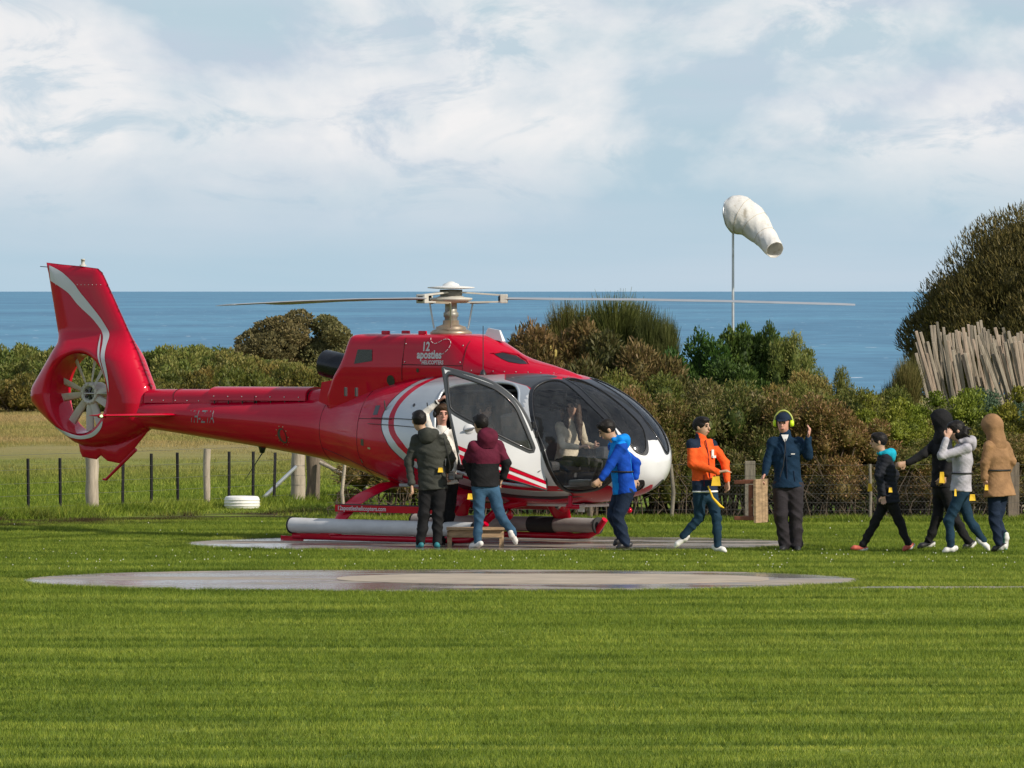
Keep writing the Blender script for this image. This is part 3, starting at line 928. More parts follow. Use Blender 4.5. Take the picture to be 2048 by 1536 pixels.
# strainer assembly in the corner
ct = fpt(596, 1009)
st = empty('strainer_posts', ct)
tag(st, 'thick timber corner posts braced by a diagonal pipe stay', 'fence post')
k = MB(); round_post(k, 0, 0, .98, .105, 5); k.build('post', MATS['post_wood'], st)
k = MB(); round_post(k, .23, .25, .95, .11, 6); k.build('post', MATS['dark_wood'], st)
a = at(519, 1003, ct.y - .25) - ct; b = at(593, 933, ct.y - .1) - ct
k = MB(); k.tube([a, b], .03, 8); k.build('stay', MATS['galv'], st)
a = at(630, 915, ct.y + .3) - ct; b = at(738, 985, ct.y + 1.0) - ct
k = MB(); k.tube([a, b], .035, 8); k.build('rail', MATS['dark_wood'], st)
a = at(640, 925, ct.y + .1) - ct; b = at(735, 972, ct.y - .5) - ct
k = MB(); k.tube([a, b], .03, 8); k.build('rail', MATS['post_wood'], st)
for z in (.3, .45, .6):
    k = MB(); k.lathe([(.112, z), (.114, z + .004), (.112, z + .008)], n=14); k.build('wire', MATS['wire'], st)
# white tyre
tl_ = fpt(484, 1019)
k = MB()
prof = []
for t in np.linspace(0, 2 * np.pi, 17):
    q = abs(math.cos(t)) ** .6 * math.copysign(1, math.cos(t)); w = abs(math.sin(t)) ** .6 * math.copysign(1, math.sin(t))
    prof.append((.20 + .068 * q, .105 + .10 * w))
k.lathe(prof, n=32)
for z in (.06, .105, .15):
    k.lathe([(.2675, z - .006), (.274, z - .004), (.274, z + .004), (.2675, z + .006)], n=32)
o = k.build('tyre', MATS['white_paint']); o.location = tl_
tag(o, 'white painted tyre lying flat on the grass by the fence', 'tyre')

# right-hand fence in front of the hedge
fr = empty('wire_fence', (0, 112.9, 0))
tag(fr, 'wire and netting fence with weathered posts in front of the hedge', 'fence')
x0, x1 = (655 - 1024) * 112.9 / F, 8.9
for i, (px, top, w, d, m, lean) in enumerate(((684, 925, .05, .05, 'post_wood', .1), (1347, 928, .055, .055, 'grey_wood', -.1), (1500, 922, .15, .10, 'grey_wood', 0), (1741, 928, .045, .045, 'grey_wood', -.02), (2027, 925, .16, .12, 'dark_wood', 0), (1872, 985, .03, .03, 'galv', -.05), (1180, 930, .06, .06, 'dark_wood', .03), (860, 930, .08, .08, 'dark_wood', 0))):
    X = (px - 1024) * 112.9 / F; h = EYE - (top - 580) * 112.9 / F
    k = MB()
    if w < .1:
        k.tube([(X - lean * h * -.5, 0, -.1), (X, rng.normal(0, .01), h * .5), (X + lean * h * .5, 0, h)], [w * .55, w * .52, w * .48], 8)
    else:
        k.box((X, 0, h / 2 - .05), (w, d, h + .1), None, 0, .008)
    k.build('post', MATS[m], fr)
for z in (.06, .17, .28, .40, .52, .66, .82):
    k = MB()
    xs = np.linspace(x0, x1, 12)
    k.tube([(x, -.06, z + .012 * math.sin(x * 2 + z * 9)) for x in xs], .0017, 4, cap=False)
    k.build('wire', MATS['wire'], fr)
k = MB()
V, E = [], []
step = .055
nx = int((x1 - 2.6) / step)
for i in range(nx):
    for s in (-1, 1):
        a = Vector((2.6 + i * step, -.055, 0.02)); b = a + Vector((s * .55, 0, .62))
        u = Vector((.0008, 0, 0)); b_ = len(V)
        V += [a - u, a + u, b + u, b - u]; E.append((b_, b_ + 1, b_ + 2, b_ + 3))
k.add(V, E)
tag(k.build('wire_netting', MATS['wire'], fr), kind='stuff')
# twigs poking through the hedge foot
mb = MB(); r = np.random.default_rng(77)
for i in range(170):
    X = r.uniform(x0, x1); b = Vector((X, r.uniform(.15, .6), 0)); h = r.uniform(.3, 1.0)
    mb.tube([b, b + Vector((r.normal(0, .12), r.normal(0, .05), h * .5)), b + Vector((r.normal(0, .28), r.normal(0, .1), h))], [.010, .007, .003], 4, cap=False)
o = mb.build('bare_twigs', MATS['bark']); o.location = (0, 112.9, 0)
tag(o, 'tangle of bare twigs and stems at the foot of the hedge', 'twigs', kind='stuff')

# driftwood stakes
Ys = 118.6
stk = empty('stake_windbreak', at(1950, 790, Ys) * Vector((1, 1, 0)) if False else Vector(((1950 - 1024) * Ys / F, Ys, 0)))
tag(stk, 'windbreak of leaning weathered grey driftwood stakes', 'windbreak')
mat('stake_a', (0.36, 0.305, 0.235), 0.9, var=0.28, scale=3, bmp=0.5, stretch=(8, 8, 1))
mat('stake_b', (0.20, 0.175, 0.135), 0.9, var=0.28, scale=3, bmp=0.5, stretch=(8, 8, 1))
mat('stake_c', (0.41, 0.32, 0.245), 0.9, var=0.25, scale=3, bmp=0.5, stretch=(8, 8, 1))
S3 = [MATS['stake_a'], MATS['stake_b'], MATS['stake_c']]
def stake(px, py, bx, by, Y, w):
    """top pixel, low pixel; carried on to the ground"""
    a = at(px, py, Y); b = at(bx, by, Y)
    d = (b - a); g = a + d * (a.z / -d.z) if d.z < -.05 else b
    g.y += .25; k = MB()
    k.bar(g - stk.location, a - stk.location, w, w * .8, bev=w * .18)
    k.build('stake', S3[rng.integers(0, 3) if rng.uniform() < .5 else 0], stk)
# back row, close to upright
for px in np.arange(1862, 2080, 6.2):
    t = 655 + 14 * math.sin(px * .07) + rng.uniform(-4, 14) + (18 if px > 2010 else 0)
    stake(px, t, px + rng.uniform(2, 10), t + 60, Ys + .75, rng.uniform(.034, .05))
# middle row
for px in np.arange(1836, 2075, 10.0):
    t = 668 + rng.uniform(-10, 34)
    stake(px, t, px + rng.uniform(14, 24), t + 90, Ys + .3, rng.uniform(.032, .046))
# front row, leaning outward, measured one by one
for px, py, bx, by in ((1832, 662, 1866, 780), (1841, 664, 1876, 782), (1833, 684, 1862, 780), (1832, 706, 1852, 782), (1855, 683, 1882, 790), (1854, 706, 1874, 790), (1876, 658, 1902, 792), (1888, 668, 1905, 780), (1896, 680, 1916, 788),
                       (1905, 700, 1922, 788), (1912, 660, 1940, 770), (1926, 655, 1945, 770), (1930, 706, 1948, 782), (1962, 710, 1982, 780), (1961, 668, 2000, 778), (1962, 690, 1996, 780), (1985, 708, 2012, 782), (1990, 655, 2020, 770), (1986, 686, 2016, 780), (2006, 655, 2034, 770), (2010, 684, 2030, 775), (2017, 662, 2042, 770), (2030, 683, 2046, 772), (2038, 682, 2052, 772), (2005, 707, 2024, 780)):
    stake(px, py, bx, by, Ys - .15 + rng.uniform(-.06, .06), rng.uniform(.04, .052))

# windsock
Yw = 121.0
base = Vector(((1466 - 1024) * Yw / F, Yw, 0))
ws = empty('windsock', base)
tag(ws, 'white fabric windsock drooping from a slim metal pole', 'windsock')
top = at(1466, 432, Yw) - base
k = MB(); k.tube([(0, 0, -.1), (0, 0, top.z * .5), top], [.026, .022, .018], 10); k.build('pole', MATS['galv'], ws)
m, nt, bs = nodes_of('sock_cloth')
nt.links.new(ramp(nt, noise(nt, 7, 6, .65), [(.32, (.55, .50, .42)), (.44, (.82, .80, .76)), (.7, (.88, .87, .85))]), bs.inputs['Base Color'])
bs.inputs['Roughness'].default_value = .8
tl = N(nt, 'ShaderNodeBsdfTranslucent'); tl.inputs['Color'].default_value = (.8, .76, .66, 1)
mx = N(nt, 'ShaderNodeMixShader'); mx.inputs[0].default_value = .25
nt.links.new(bs.outputs[0], mx.inputs[1]); nt.links.new(tl.outputs[0], mx.inputs[2])
nt.links.new(mx.outputs[0], nt.nodes['Material Output'].inputs['Surface'])
bump(nt, bs, noise(nt, 14, 4, .6), .35, .02)
path = catmull([(1466, 430, 0), (1482, 431, -.06), (1502, 443, -.12), (1522, 464, -.24), (1538, 484, -.42), (1550, 500, -.62)], 6, False)
rad = np.interp(np.linspace(0, 1, len(path)), [0, .12, .35, .7, 1], [.27, .30, .27, .175, .135])
pts = [at(q[0], q[1], Yw + q[2]) - base for q in path]
r = np.random.default_rng(9)
n = 40; vs, fs = [], []
ref = Vector((0, 1, 0))
for i, p in enumerate(pts):
    t = (pts[min(i + 1, len(pts) - 1)] - pts[max(i - 1, 0)]).normalized()
    if i < 6:
        t = t.lerp(Vector((.80, -.55, .1)).normalized(), 1 - i / 6).normalized()
    x = (ref - t * ref.dot(t)).normalized(); y = t.cross(x)
    for kx in range(n):
        a = 2 * math.pi * kx / n
        wr = 1 + .020 * math.sin(3 * a + i * .7) + .018 * math.sin(9 * a - i * 1.1) + .02 * abs(math.sin(i * 1.05 + 1.5 * math.sin(a)))
        vs.append(p + (x * math.cos(a) + y * math.sin(a)) * float(rad[i]) * wr)
for i in range(len(pts) - 1):
    for kx in range(n):
        fs.append((i * n + kx, i * n + (kx + 1) % n, (i + 1) * n + (kx + 1) % n, (i + 1) * n + kx))
k = MB(); k.add(vs, fs, 0, True)
o = k.build('sock', m, ws)
sol = o.modifiers.new('cloth', 'SOLIDIFY'); sol.thickness = .006
k = MB()
ring = [vs[i] for i in range(n)]
k.tube(ring + [ring[0]], .010, 6, cap=False); k.build('hoop', MATS['galv'], ws)
SEAM = mat('seam_thread', (.52, .46, .36), .8)
for i in (7, 14, 21):
    ring = [vs[i * n + q] for q in range(n)]
    k = MB(); k.tube(ring + [ring[0]], .005, 4, cap=False); k.build('seam', SEAM, ws)

# ================================================================ the helicopter
YAW = math.radians(41)
HX, HY = (902 - 1024) * 103.8 / F, 103.8
heli = empty('helicopter', (HX, HY, 0.0), -YAW)
tag(heli, 'red and silver helicopter standing on the wet concrete pad with its cabin door open', 'helicopter')
C1, S1 = math.cos(YAW), math.sin(YAW)
def loc_pt(p):
    """world point -> helicopter coordinates (x forward, y to port, z up)"""
    dx, dy = p[0] - HX, p[1] - HY
    return Vector((dx * C1 - dy * S1, dx * S1 + dy * C1, p[2]))
def at_side(px, py, c):
    """(x, z) on the plane y = c of the helicopter"""
    k = (px - 1024) / F
    x = (k * (HY + c * C1) - HX - c * S1) / (C1 + k * S1)
    Y = HY - x * S1 + c * C1
    return (x, EYE - (py - 580) * Y / F)

def paint(name, color, coat=1.0, rough=0.35, metal=0.0, spec=0.5):
    m, nt, bs = nodes_of(name)
    nz = noise(nt, 2.5, 4, .5)
    nt.links.new(ramp(nt, nz, [(.3, tuple(c * .93 for c in color)), (.7, tuple(min(1, c * 1.05) for c in color))]), bs.inputs['Base Color'])
    bs.inputs['Roughness'].default_value = rough
    bs.inputs['Metallic'].default_value = metal
    bs.inputs['Specular IOR Level'].default_value = spec
    bs.inputs['Coat Weight'].default_value = coat
    bs.inputs['Coat Roughness'].default_value = .05
    bump(nt, bs, noise(nt, 1.6, 2, .4), .05, .05)
    MATS[name] = m
    return m
RED = paint('red_paint', (0.54, 0.0, 0.024), coat=.55, spec=.08)
SILVER = paint('silver_paint', (0.50, 0.53, 0.56), rough=.3, metal=.35)
WHITE = paint('white_gloss', (0.74, 0.745, 0.75), rough=.3)
BLACK = paint('black_frame', (0.012, 0.012, 0.013), coat=.6, rough=.4)
GREYP = paint('grey_paint', (0.045, 0.048, 0.052), coat=.6, rough=.4)
STRIPE_RED = RED
LINE = mat('panel_gap', (0.05, 0.004, 0.008), .7, var=.05)
GLASS = glass_mat('canopy_glass', (.92, .94, .95), .02, 1.0, .05)
DOORGLASS = glass_mat('door_glass', (.87, .85, .81), .02, 1.0, .12)
LINER = mat('cabin_liner', (.055, .056, .06), .8, var=.15)
FLOORM = mat('cabin_floor', (.36, .38, .38), .6, var=.15)
SEAT = mat('seat_leather', (.055, .052, .052), .55, var=.2, bmp=.2, bscale=40)
TRIM = mat('beige_trim', (.34, .28, .20), .7, var=.15)
RUBBER = mat('rubber', (.018, .018, .018), .75, var=.2)
STEEL = mat('steel', (.55, .55, .55), .3, metal=.9, var=.1)
HUBGREY = mat('hub_grey', (.52, .50, .44), .5, var=.12)
BRONZE = mat('bronze_metal', (.36, .29, .21), .4, metal=.6, var=.2)
BLADE = mat('rotor_blade', (.34, .36, .38), .5, var=.12, scale=3)
FANB = mat('fan_blade', (.56, .55, .47), .5, var=.1)
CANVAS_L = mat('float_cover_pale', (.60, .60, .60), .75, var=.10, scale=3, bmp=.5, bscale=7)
CANVAS_SHADED = mat('float_cover_shaded', (.34, .31, .29), .75, var=.12, scale=3, bmp=.4, bscale=7)  # same cover on the far skid, its shade put into the colour
SILVERTXT = mat('decal_silver', (.62, .62, .64), .4, var=.03)
DARKTXT = mat('decal_grey', (.26, .27, .29), .4, var=.03)
GRILLE = mat('grille', (.07, .075, .07), .6, var=.5, scale=60)

BT = np.array([
(-5.75,-5.75,.19,1.46,1.84,1.66,2.0,2.0),(-4.5,-4.5,.26,1.33,1.85,1.62,2.0,2.0),(-3.0,-3.0,.345,1.16,1.87,1.55,2.05,2.05),
(-2.1,-2.1,.42,1.04,1.90,1.48,2.1,2.1),(-1.6,-1.6,.54,.94,1.98,1.42,2.1,2.1),(-1.1,-1.1,.72,.82,2.08,1.36,2.2,2.15),
(-.6,-.6,.87,.71,2.17,1.32,2.3,2.2),(0.,0.,.97,.61,2.24,1.28,2.4,2.3),(.7,.7,1.0,.55,2.27,1.26,2.4,2.4),(1.4,1.4,1.0,.53,2.27,1.24,2.4,2.4),
(1.9,1.9,.985,.53,2.255,1.22,2.4,2.35),(2.3,2.3,.94,.545,2.18,1.2,2.35,2.3),(2.7,2.68,.86,.58,2.04,1.18,2.3,2.2),(3.1,3.02,.74,.63,1.85,1.16,2.25,2.1),
(3.5,3.31,.57,.71,1.62,1.14,2.15,2.05),(3.8,3.47,.38,.82,1.42,1.12,2.05,2.0),(4.0,3.545,.2,.94,1.26,1.11,2.0,2.0),(4.15,3.57,.0,1.10,1.10,1.10,2.0,2.0)])
def pchip(xs, ys):
    h = np.diff(xs); d = np.diff(ys) / h; m = np.zeros_like(ys)
    for i in range(1, len(xs) - 1):
        if d[i - 1] * d[i] > 0:
            w1 = 2 * h[i] + h[i - 1]; w2 = h[i] + 2 * h[i - 1]; m[i] = (w1 + w2) / (w1 / d[i - 1] + w2 / d[i])
    m[0] = d[0]; m[-1] = d[-1]
    def f(x):
        x = np.clip(x, xs[0], xs[-1]); i = np.clip(np.searchsorted(xs, x) - 1, 0, len(xs) - 2)
        t = (x - xs[i]) / h[i]
        return (2 * t ** 3 - 3 * t ** 2 + 1) * ys[i] + (t ** 3 - 2 * t ** 2 + t) * h[i] * m[i] + (-2 * t ** 3 + 3 * t ** 2) * ys[i + 1] + (t ** 3 - t ** 2) * h[i] * m[i + 1]
    return f
BF = [pchip(BT[:, 0], BT[:, k]) for k in range(1, 8)]
def S(u, phi):
    """fuselage surface: phi -pi/2 keel, 0 starboard waist, pi/2 roof"""
    u = np.asarray(u, float); phi = np.asarray(phi, float)
    x, w, zb, zt, zm, nu, nl = [f(u) for f in BF]
    c, s = np.cos(phi), np.sin(phi)
    n = np.where(s >= 0, nu, nl); h = np.where(s >= 0, zt - zm, zm - zb)
    return np.stack([x + 0 * phi, -w * np.sign(c) * np.abs(c) ** (2 / n), zm + h * np.sign(s) * np.abs(s) ** (2 / n)], -1)
def SN(u, phi):
    e = 2e-3
    ph = np.clip(phi, -np.pi / 2 + 2 * e, np.pi / 2 - 2 * e); uu = np.clip(u, -5.7, 4.13)
    n = np.cross(S(uu, ph + e) - S(uu, ph - e), S(uu + e, ph) - S(uu - e, ph))
    n /= np.linalg.norm(n, axis=-1)[..., None] + 1e-12
    out = np.stack([0 * n[..., 0], -np.ones_like(n[..., 0]), 0 * n[..., 0]], -1)
    sg = np.sign((n * (S(uu, ph) - np.stack([BF[0](uu) - .3, 0 * uu, BF[4](uu)], -1))).sum(-1))
    return n * np.where(sg == 0, 1, sg)[..., None]

side_win = catmull([(2.03, .864), (2.06, 1.07), (2.14, 1.19), (2.275, 1.225), (2.57, 1.11), (2.834, .99), (3.1, .885), (3.3, .78), (3.46, .567), (3.54, .2), (3.51, -.218), (3.34, -.593), (3.11, -.79), (2.9, -.855), (2.64, -.838), (2.555, -.646), (2.53, -.367), (2.45, 0), (2.31, .236), (2.16, .532)], 4)
windscr = catmull([(2.24, 1.33), (2.28, 1.44), (2.44, 1.48), (2.72, 1.48), (3.03, 1.47), (3.31, 1.46), (3.56, 1.46), (3.74, 1.34), (3.88, 1.06), (3.93, .74), (3.91, .46), (3.82, .45), (3.64, .69), (3.41, .85), (3.18, .965), (2.85, 1.095), (2.54, 1.235)], 4)
chin = catmull([(3.70, -1.30), (3.5, -1.34), (3.34, -1.30), (3.28, -1.10), (3.42, -.88), (3.66, -.86), (3.80, -1.02)], 4)
opening = catmull([(.549, .332), (.516, .602), (.57, .86), (1.042, .985), (1.568, .977), (1.80, .829), (1.93, .576), (2.09, .305), (2.22, .035), (2.31, -.367), (2.28, -.63), (1.601, -.56), (1.059, -.40), (.68, -.19)], 4)
silver = np.array([(1.256, 1.274), (.861, 1.40), (.22, 1.36), (-.043, 1.134), (-.273, .777), (-.421, .497), (-.454, .297), (-.389, .105), (-.142, -.105), (.187, -.349), (.598, -.506), (.894, -.637), (1.486, -.829), (1.93, -.925), (2.58, -.98), (2.60, -.86), (2.50, -.65), (2.48, -.37), (2.40, 0), (2.26, .24), (2.10, .54), (1.98, .86), (1.88, .93), (1.42, 1.06)])
silver = np.concatenate([catmull(silver[:15], 4, False), silver[15:]])
str_o = catmull([(.253, 1.30), (.023, 1.047), (-.175, .742), (-.273, .489), (-.306, .297), (-.241, .105), (-.01, -.052), (.302, -.262), (.845, -.41), (1.568, -.672), (2.56, -.80)], 4, False)
str_i = catmull([(.286, 1.22), (.088, .96), (-.076, .681), (-.175, .463), (-.191, .279), (-.125, .122), (.072, -.009), (.368, -.166), (.878, -.279), (1.634, -.515), (2.52, -.64)], 4, False)
stripe = np.concatenate([str_o, str_i[::-1]])
sill = np.array([(.75, -.60), (1.486, -.845), (1.93, -.94), (2.58, -.995), (2.75, -1.06), (2.2, -1.09), (1.5, -1.0), (.9, -.80)])
droof = np.array([(1.27, 1.275), (1.43, 1.062), (1.88, .935), (1.98, .89), (2.02, 1.1), (2.12, 1.3), (2.127, 1.414), (1.6, 1.36)])
sw_f, ws_f, ch_f = offset_poly(side_win, .055), offset_poly(windscr, .05), offset_poly(chin, .03)
roofred = np.array([(2.05, 1.5708), (2.05, 1.46), (2.15, 1.36), (2.24, 1.30), (2.45, 1.30), (2.34, 1.38), (2.30, 1.46), (2.5, 1.52), (2.6, 1.5708)])

gu = np.concatenate([np.arange(-5.7, -1.0, .14), np.arange(-1.0, 4.12, .055), [4.13, 4.1495]]); gp_ = np.linspace(-np.pi / 2, np.pi / 2, 57)
GU, GP = np.meshgrid(gu, gp_, indexing='ij')
pts2 = np.stack([GU.ravel(), GP.ravel()], 1)
allpol = [side_win, windscr, chin, opening, silver, stripe, sill, droof, sw_f, ws_f, ch_f]
dmin = np.full(len(pts2), 9.0)
for pl in allpol:
    dmin = np.minimum(dmin, poly_dist(pts2, pl))
edge = (np.abs(np.abs(pts2[:, 1]) - np.pi / 2) < 1e-6) | (pts2[:, 0] < -5.69) | (pts2[:, 0] > 4.1)
pts2 = pts2[(dmin > .014) | edge]
clipphi = lambda pl: np.stack([np.clip(pl[:, 0], -5.7, 4.12), np.clip(pl[:, 1], -np.pi / 2 + .004, np.pi / 2 - .004)], 1)
UV, TR = cdt([(clipphi(p), True) for p in allpol], pts2)
cen = UV[TR].mean(1)
I = {k: in_poly(cen, v) for k, v in dict(sw=side_win, ws=windscr, ch=chin, op=opening, si=silver, st=stripe, sl=sill, dr=droof, swf=sw_f, wsf=ws_f, chf=ch_f).items()}
# materials of the shell: 0 red 1 silver 2 white 3 black frame 4 dark grey
reg = np.zeros(len(cen), int)
reg[(cen[:, 0] > 3.28) & (cen[:, 1] > -.98 - 1.1 * (cen[:, 0] - 3.28))] = 2
reg[I['sl']] = 3
reg[I['si']] = 1
reg[I['dr']] = 4
reg[I['st']] = 0
reg[(cen[:, 0] > 2.0) & (cen[:, 0] < 2.62) & (cen[:, 1] < .95) & (cen[:, 1] > -.80) & I['si'] & ~I['st']] = 2
# black pillar between side window and windscreen, and the centre post
pill = (cen[:, 0] > 2.3) & (cen[:, 0] < 3.85) & (cen[:, 1] > 1.30 - .42 * (cen[:, 0] - 2.3)) & ~I['ws'] & ~I['sw']
reg[pill] = 3
reg[I['swf'] | I['wsf'] | I['chf']] = 3
reg[(cen[:, 0] > 2.0) & (cen[:, 0] < 2.34) & (cen[:, 1] > 1.34) & ~I['ws']] = 0
glassy = I['sw'] | I['ws'] | I['ch']
flip = np.cross(UV[TR[:, 1]] - UV[TR[:, 0]], UV[TR[:, 2]] - UV[TR[:, 0]])
P3 = S(UV[:, 0], UV[:, 1]); N3 = SN(UV[:, 0], UV[:, 1])
def face_out(T, P, Nn):
    fn = np.cross(P[T[:, 1]] - P[T[:, 0]], P[T[:, 2]] - P[T[:, 0]])
    bad = (fn * Nn[T].mean(1)).sum(1) < 0
    T = T.copy(); T[bad] = T[bad][:, ::-1]
    return T
def shell(name, sel_s, sel_p, mats, off=0.0, mi=None, inward=False):
    """mesh from the chosen triangles of both sides (starboard, mirrored port)"""
    Vs, Ts, Ns, Ms = [], [], [], []
    b = 0
    for sel, sy in ((sel_s, 1), (sel_p, -1)):
        if sel is None or not sel.any():
            continue
        V, T, u = compact(UV, TR[sel])
        P = P3[u] * np.array([1, sy, 1]); Nn = N3[u] * np.array([1, sy, 1])
        P = P + Nn * off
        T = face_out(T, P, Nn)
        if inward:
            T = T[:, ::-1]; Nn = -Nn
        Vs.append(P); Ns.append(Nn); Ts.append(T + b); b += len(P)
        Ms.append(mi[sel] if mi is not None else np.zeros(sel.sum(), int))
    V = np.concatenate(Vs); T = np.concatenate(Ts)
    me = np_mesh(name, V, T, True, np.concatenate(Ms))
    me.normals_split_custom_set_from_vertices(np.concatenate(Ns).tolist())
    return link_mesh(name, me, mats, heli)
fus = shell('fuselage', ~glassy & ~I['op'], ~glassy, [RED, SILVER, WHITE, BLACK, GREYP], 0, reg)
cab = cen[:, 0] > -.62
shell('cabin_lining', cab & ~glassy & ~I['op'], cab & ~glassy & ~I['op'], [LINER], -.028, None, True)
for nm, key in (('side_window', 'sw'), ('windscreen_pane', 'ws'), ('chin_window', 'ch')):
    shell(nm, I[key], None, [GLASS], -.006)
    shell(nm, None, I[key], [GLASS], -.006)
# rubber seals round the glass and the pale door frame round the opening
def surf_tube(poly, rad, off, mt, name, sides=(1,), closed=True, n=6):
    pl = np.stack([poly[:, 0], np.clip(poly[:, 1], -1.56, 1.56)], 1)
    P = S(pl[:, 0], pl[:, 1]) + SN(pl[:, 0], pl[:, 1]) * off
    for sy in sides:
        k = MB(); q = (P * np.array([1, sy, 1])).tolist()
        if closed: q = q + [q[0]]
        k.tube(q, rad, n, cap=not closed)
        k.build(name, mt, heli)
surf_tube(opening, .022, -.008, SILVER, 'door_frame')
for pl in (side_win, windscr):
    surf_tube(pl, .010, .0, BLACK, 'window_seal', (1, -1))
surf_tube(silver[:57], .004, .001, LINE, 'trim_line', closed=False, n=4)
# panel seams on the rear fuselage
for ul in (-1.95, -1.0):
    q = np.stack([np.full(40, ul), np.linspace(-1.3, 1.25, 40)], 1)
    surf_tube(q, .005, 0, LINE, 'panel_seam', closed=False, n=4)
q = np.stack([np.linspace(-1.95, .4, 30), np.linspace(-.55, -.92, 30)], 1); surf_tube(q, .005, 0, LINE, 'panel_seam', closed=False, n=4)
q = np.stack([np.linspace(-1.0, -.25, 20), np.linspace(.34, .30, 20)], 1); surf_tube(q, .005, 0, LINE, 'panel_seam', closed=False, n=4)
def patch(u, ph, du, dp, mt, name, off=.004, round_=False, n=16, skew=0.0):
    """small flush cover on the skin"""
    if round_:
        pl = np.array([(u + du * math.cos(t), ph + dp * math.sin(t)) for t in np.linspace(0, 2 * np.pi, n, endpoint=False)])
    else:
        pl = np.array([(u - du - skew, ph - dp), (u + du - skew, ph - dp), (u + du + skew, ph + dp), (u - du + skew, ph + dp)])
    P = S(pl[:, 0], pl[:, 1]) + SN(pl[:, 0], pl[:, 1]) * off
    k = MB(); k.add(P.tolist(), [list(range(len(P)))[::-1]]); 
    return k.build(name, mt, heli)
patch(-.62, .47, .05, .085, BLACK, 'vent')
patch(-.86, -.04, .035, .055, BLACK, 'vent')
patch(.12, .52, .022, .028, BLACK, 'fuel_port', .004, True)
patch(-.70, -.12, .03, .02, STEEL, 'latch')
patch(-.98, -.50, .012, .05, STEEL, 'latch')
patch(-2.72, -.40, .09, .28, GREYP, 'access_cover', .004, True, skew=0)
patch(-2.70, -.38, .055, .22, RED, 'access_lamp', .008, True)
for i in range(10):
    t = i * 2 * math.pi / 10
    patch(-2.72 + .115 * math.cos(t), -.40 + .34 * math.sin(t), .008, .02, STEEL, 'rivet', .006, True, 6)
for uu in np.arange(-.9, 1.1, .16):
    patch(uu, -.80 - .06 * uu, .007, .009, STEEL, 'rivet', .004, True, 6)
for uu in np.arange(1.1, 2.9, .24):
    patch(uu, -1.16, .007, .009, STEEL, 'rivet', .004, True, 6)
for uu in np.arange(1.0, 2.2, .2):
    patch(uu, 1.43, .009, .008, STEEL, 'rivet', .004, True, 6)
# handrail wires with stand-offs on the left flank of the silver panel
for dz, u0, u1 in ((.33, -.66, .45), (.24, -.72, .30)):
    q = np.stack([np.linspace(u0, u1, 24), np.full(24, dz) - np.linspace(0, .04, 24)], 1)
    surf_tube(q, .005, .02, BLACK, 'cable', closed=False, n=4)
for u, p in ((-.42, .46), (.42, .40)):
    a = S(u, p) + SN(u, p) * .0; b = S(u, p + .12) + SN(u, p + .12) * .07
    k = MB(); k.tube([a, b], [.012, .007], 6); k.build('cable_bracket', BLACK, heli)
for x, z in ((-1.28, 1.98), (-.98, 1.98)):
    k = MB(); k.box((x, -.66 + (.0 if x < -1.1 else -.12), z), (.03, .04, .12), None, 0, .008); k.build('latch', GREYP, heli)

# -- generic inflated plate (fin, shroud): outline in x, z, half thickness from a function
def inflate(outline, thick, hole=None, step=.05, n_hole=48):
    lo, hi = outline.min(0), outline.max(0)
    gx, gz = np.meshgrid(np.arange(lo[0], hi[0], step), np.arange(lo[1], hi[1], step), indexing='ij')
    pts = np.stack([gx.ravel() + (np.arange(gz.size) % 2) * step * .01, gz.ravel()], 1)
    ok = in_poly(pts, outline) & (poly_dist(pts, outline) > step * .35)
    pol = [(outline, True)]
    inner = []
    for d in (.004, .013, .028, .05, .08, .12):
        r_ = offset_poly(outline, -d); r_ = r_[in_poly(r_, outline)]; r_ = r_[poly_dist(r_, outline) > d * .7]; inner.append(r_)
    if hole is not None:
        c, R = hole
        ok &= np.linalg.norm(pts - c, axis=1) > R + step * .4
        t = np.linspace(0, 2 * np.pi, n_hole, endpoint=False)
        for dr in (0, .012, .03, .06, .1):
            pol.append((np.stack([c[0] + (R + dr) * np.cos(t), c[1] + (R + dr) * np.sin(t)], 1), True))
    pp = [pts[ok]] + inner
    V, T = cdt(pol, np.concatenate(pp))
    ce = V[T].mean(1)
    keep = in_poly(ce, outline)
    if hole is not None:
        keep &= np.linalg.norm(ce - hole[0], axis=1) > hole[1] * .995
    V, T, _ = compact(V, T[keep])
    return V, T, thick(V)
DC, DR = np.array([-6.66, 1.905]), .555
tail_px = [(93, 525), (126, 529), (159, 532), (196, 537), (204, 544), (221, 581), (252, 650), (277, 706), (302, 773), (306, 800), (306, 840), (301, 857), (285, 868), (262, 879), (230, 889), (195, 894), (172, 892), (157, 886), (134, 869), (109, 847), (90, 828), (74, 808), (71, 794), (72, 780), (75, 768), (87, 747), (107, 712), (119, 684), (119, 672), (116, 655), (98, 545)]
tail_o = np.array([at_side(a, b, 0) for a, b in tail_px])
def densify(pl, d=.05):
    out = []
    for a, b in zip(pl, np.roll(pl, -1, 0)):
        n = max(1, int(np.linalg.norm(b - a) / d))
        out += [a + (b - a) * i / n for i in range(n)]
    return np.array(out)
tail_o = densify(tail_o)
def tail_thick(V):
    d = poly_dist(V, tail_o)
    z = V[:, 1]
    fin = np.clip((z - 2.35) / .45, 0, 1); fin = fin * fin * (3 - 2 * fin)
    T = .265 * (1 - fin) + .075 * fin
    L = .34 * (1 - fin) + .30 * fin
    q = np.clip(d / L, 0, 1)
    t = T * np.sqrt(np.clip(1 - (1 - q) ** 2.2, 0, 1)) + .003 * (d > 1e-4)
    dh = np.linalg.norm(V - DC, axis=1) - DR
    lip = np.clip(dh / .09, 0, 1)
    return np.maximum(t - .075 * (1 - np.sqrt(np.clip(1 - (1 - lip) ** 2, 0, 1))), .0)
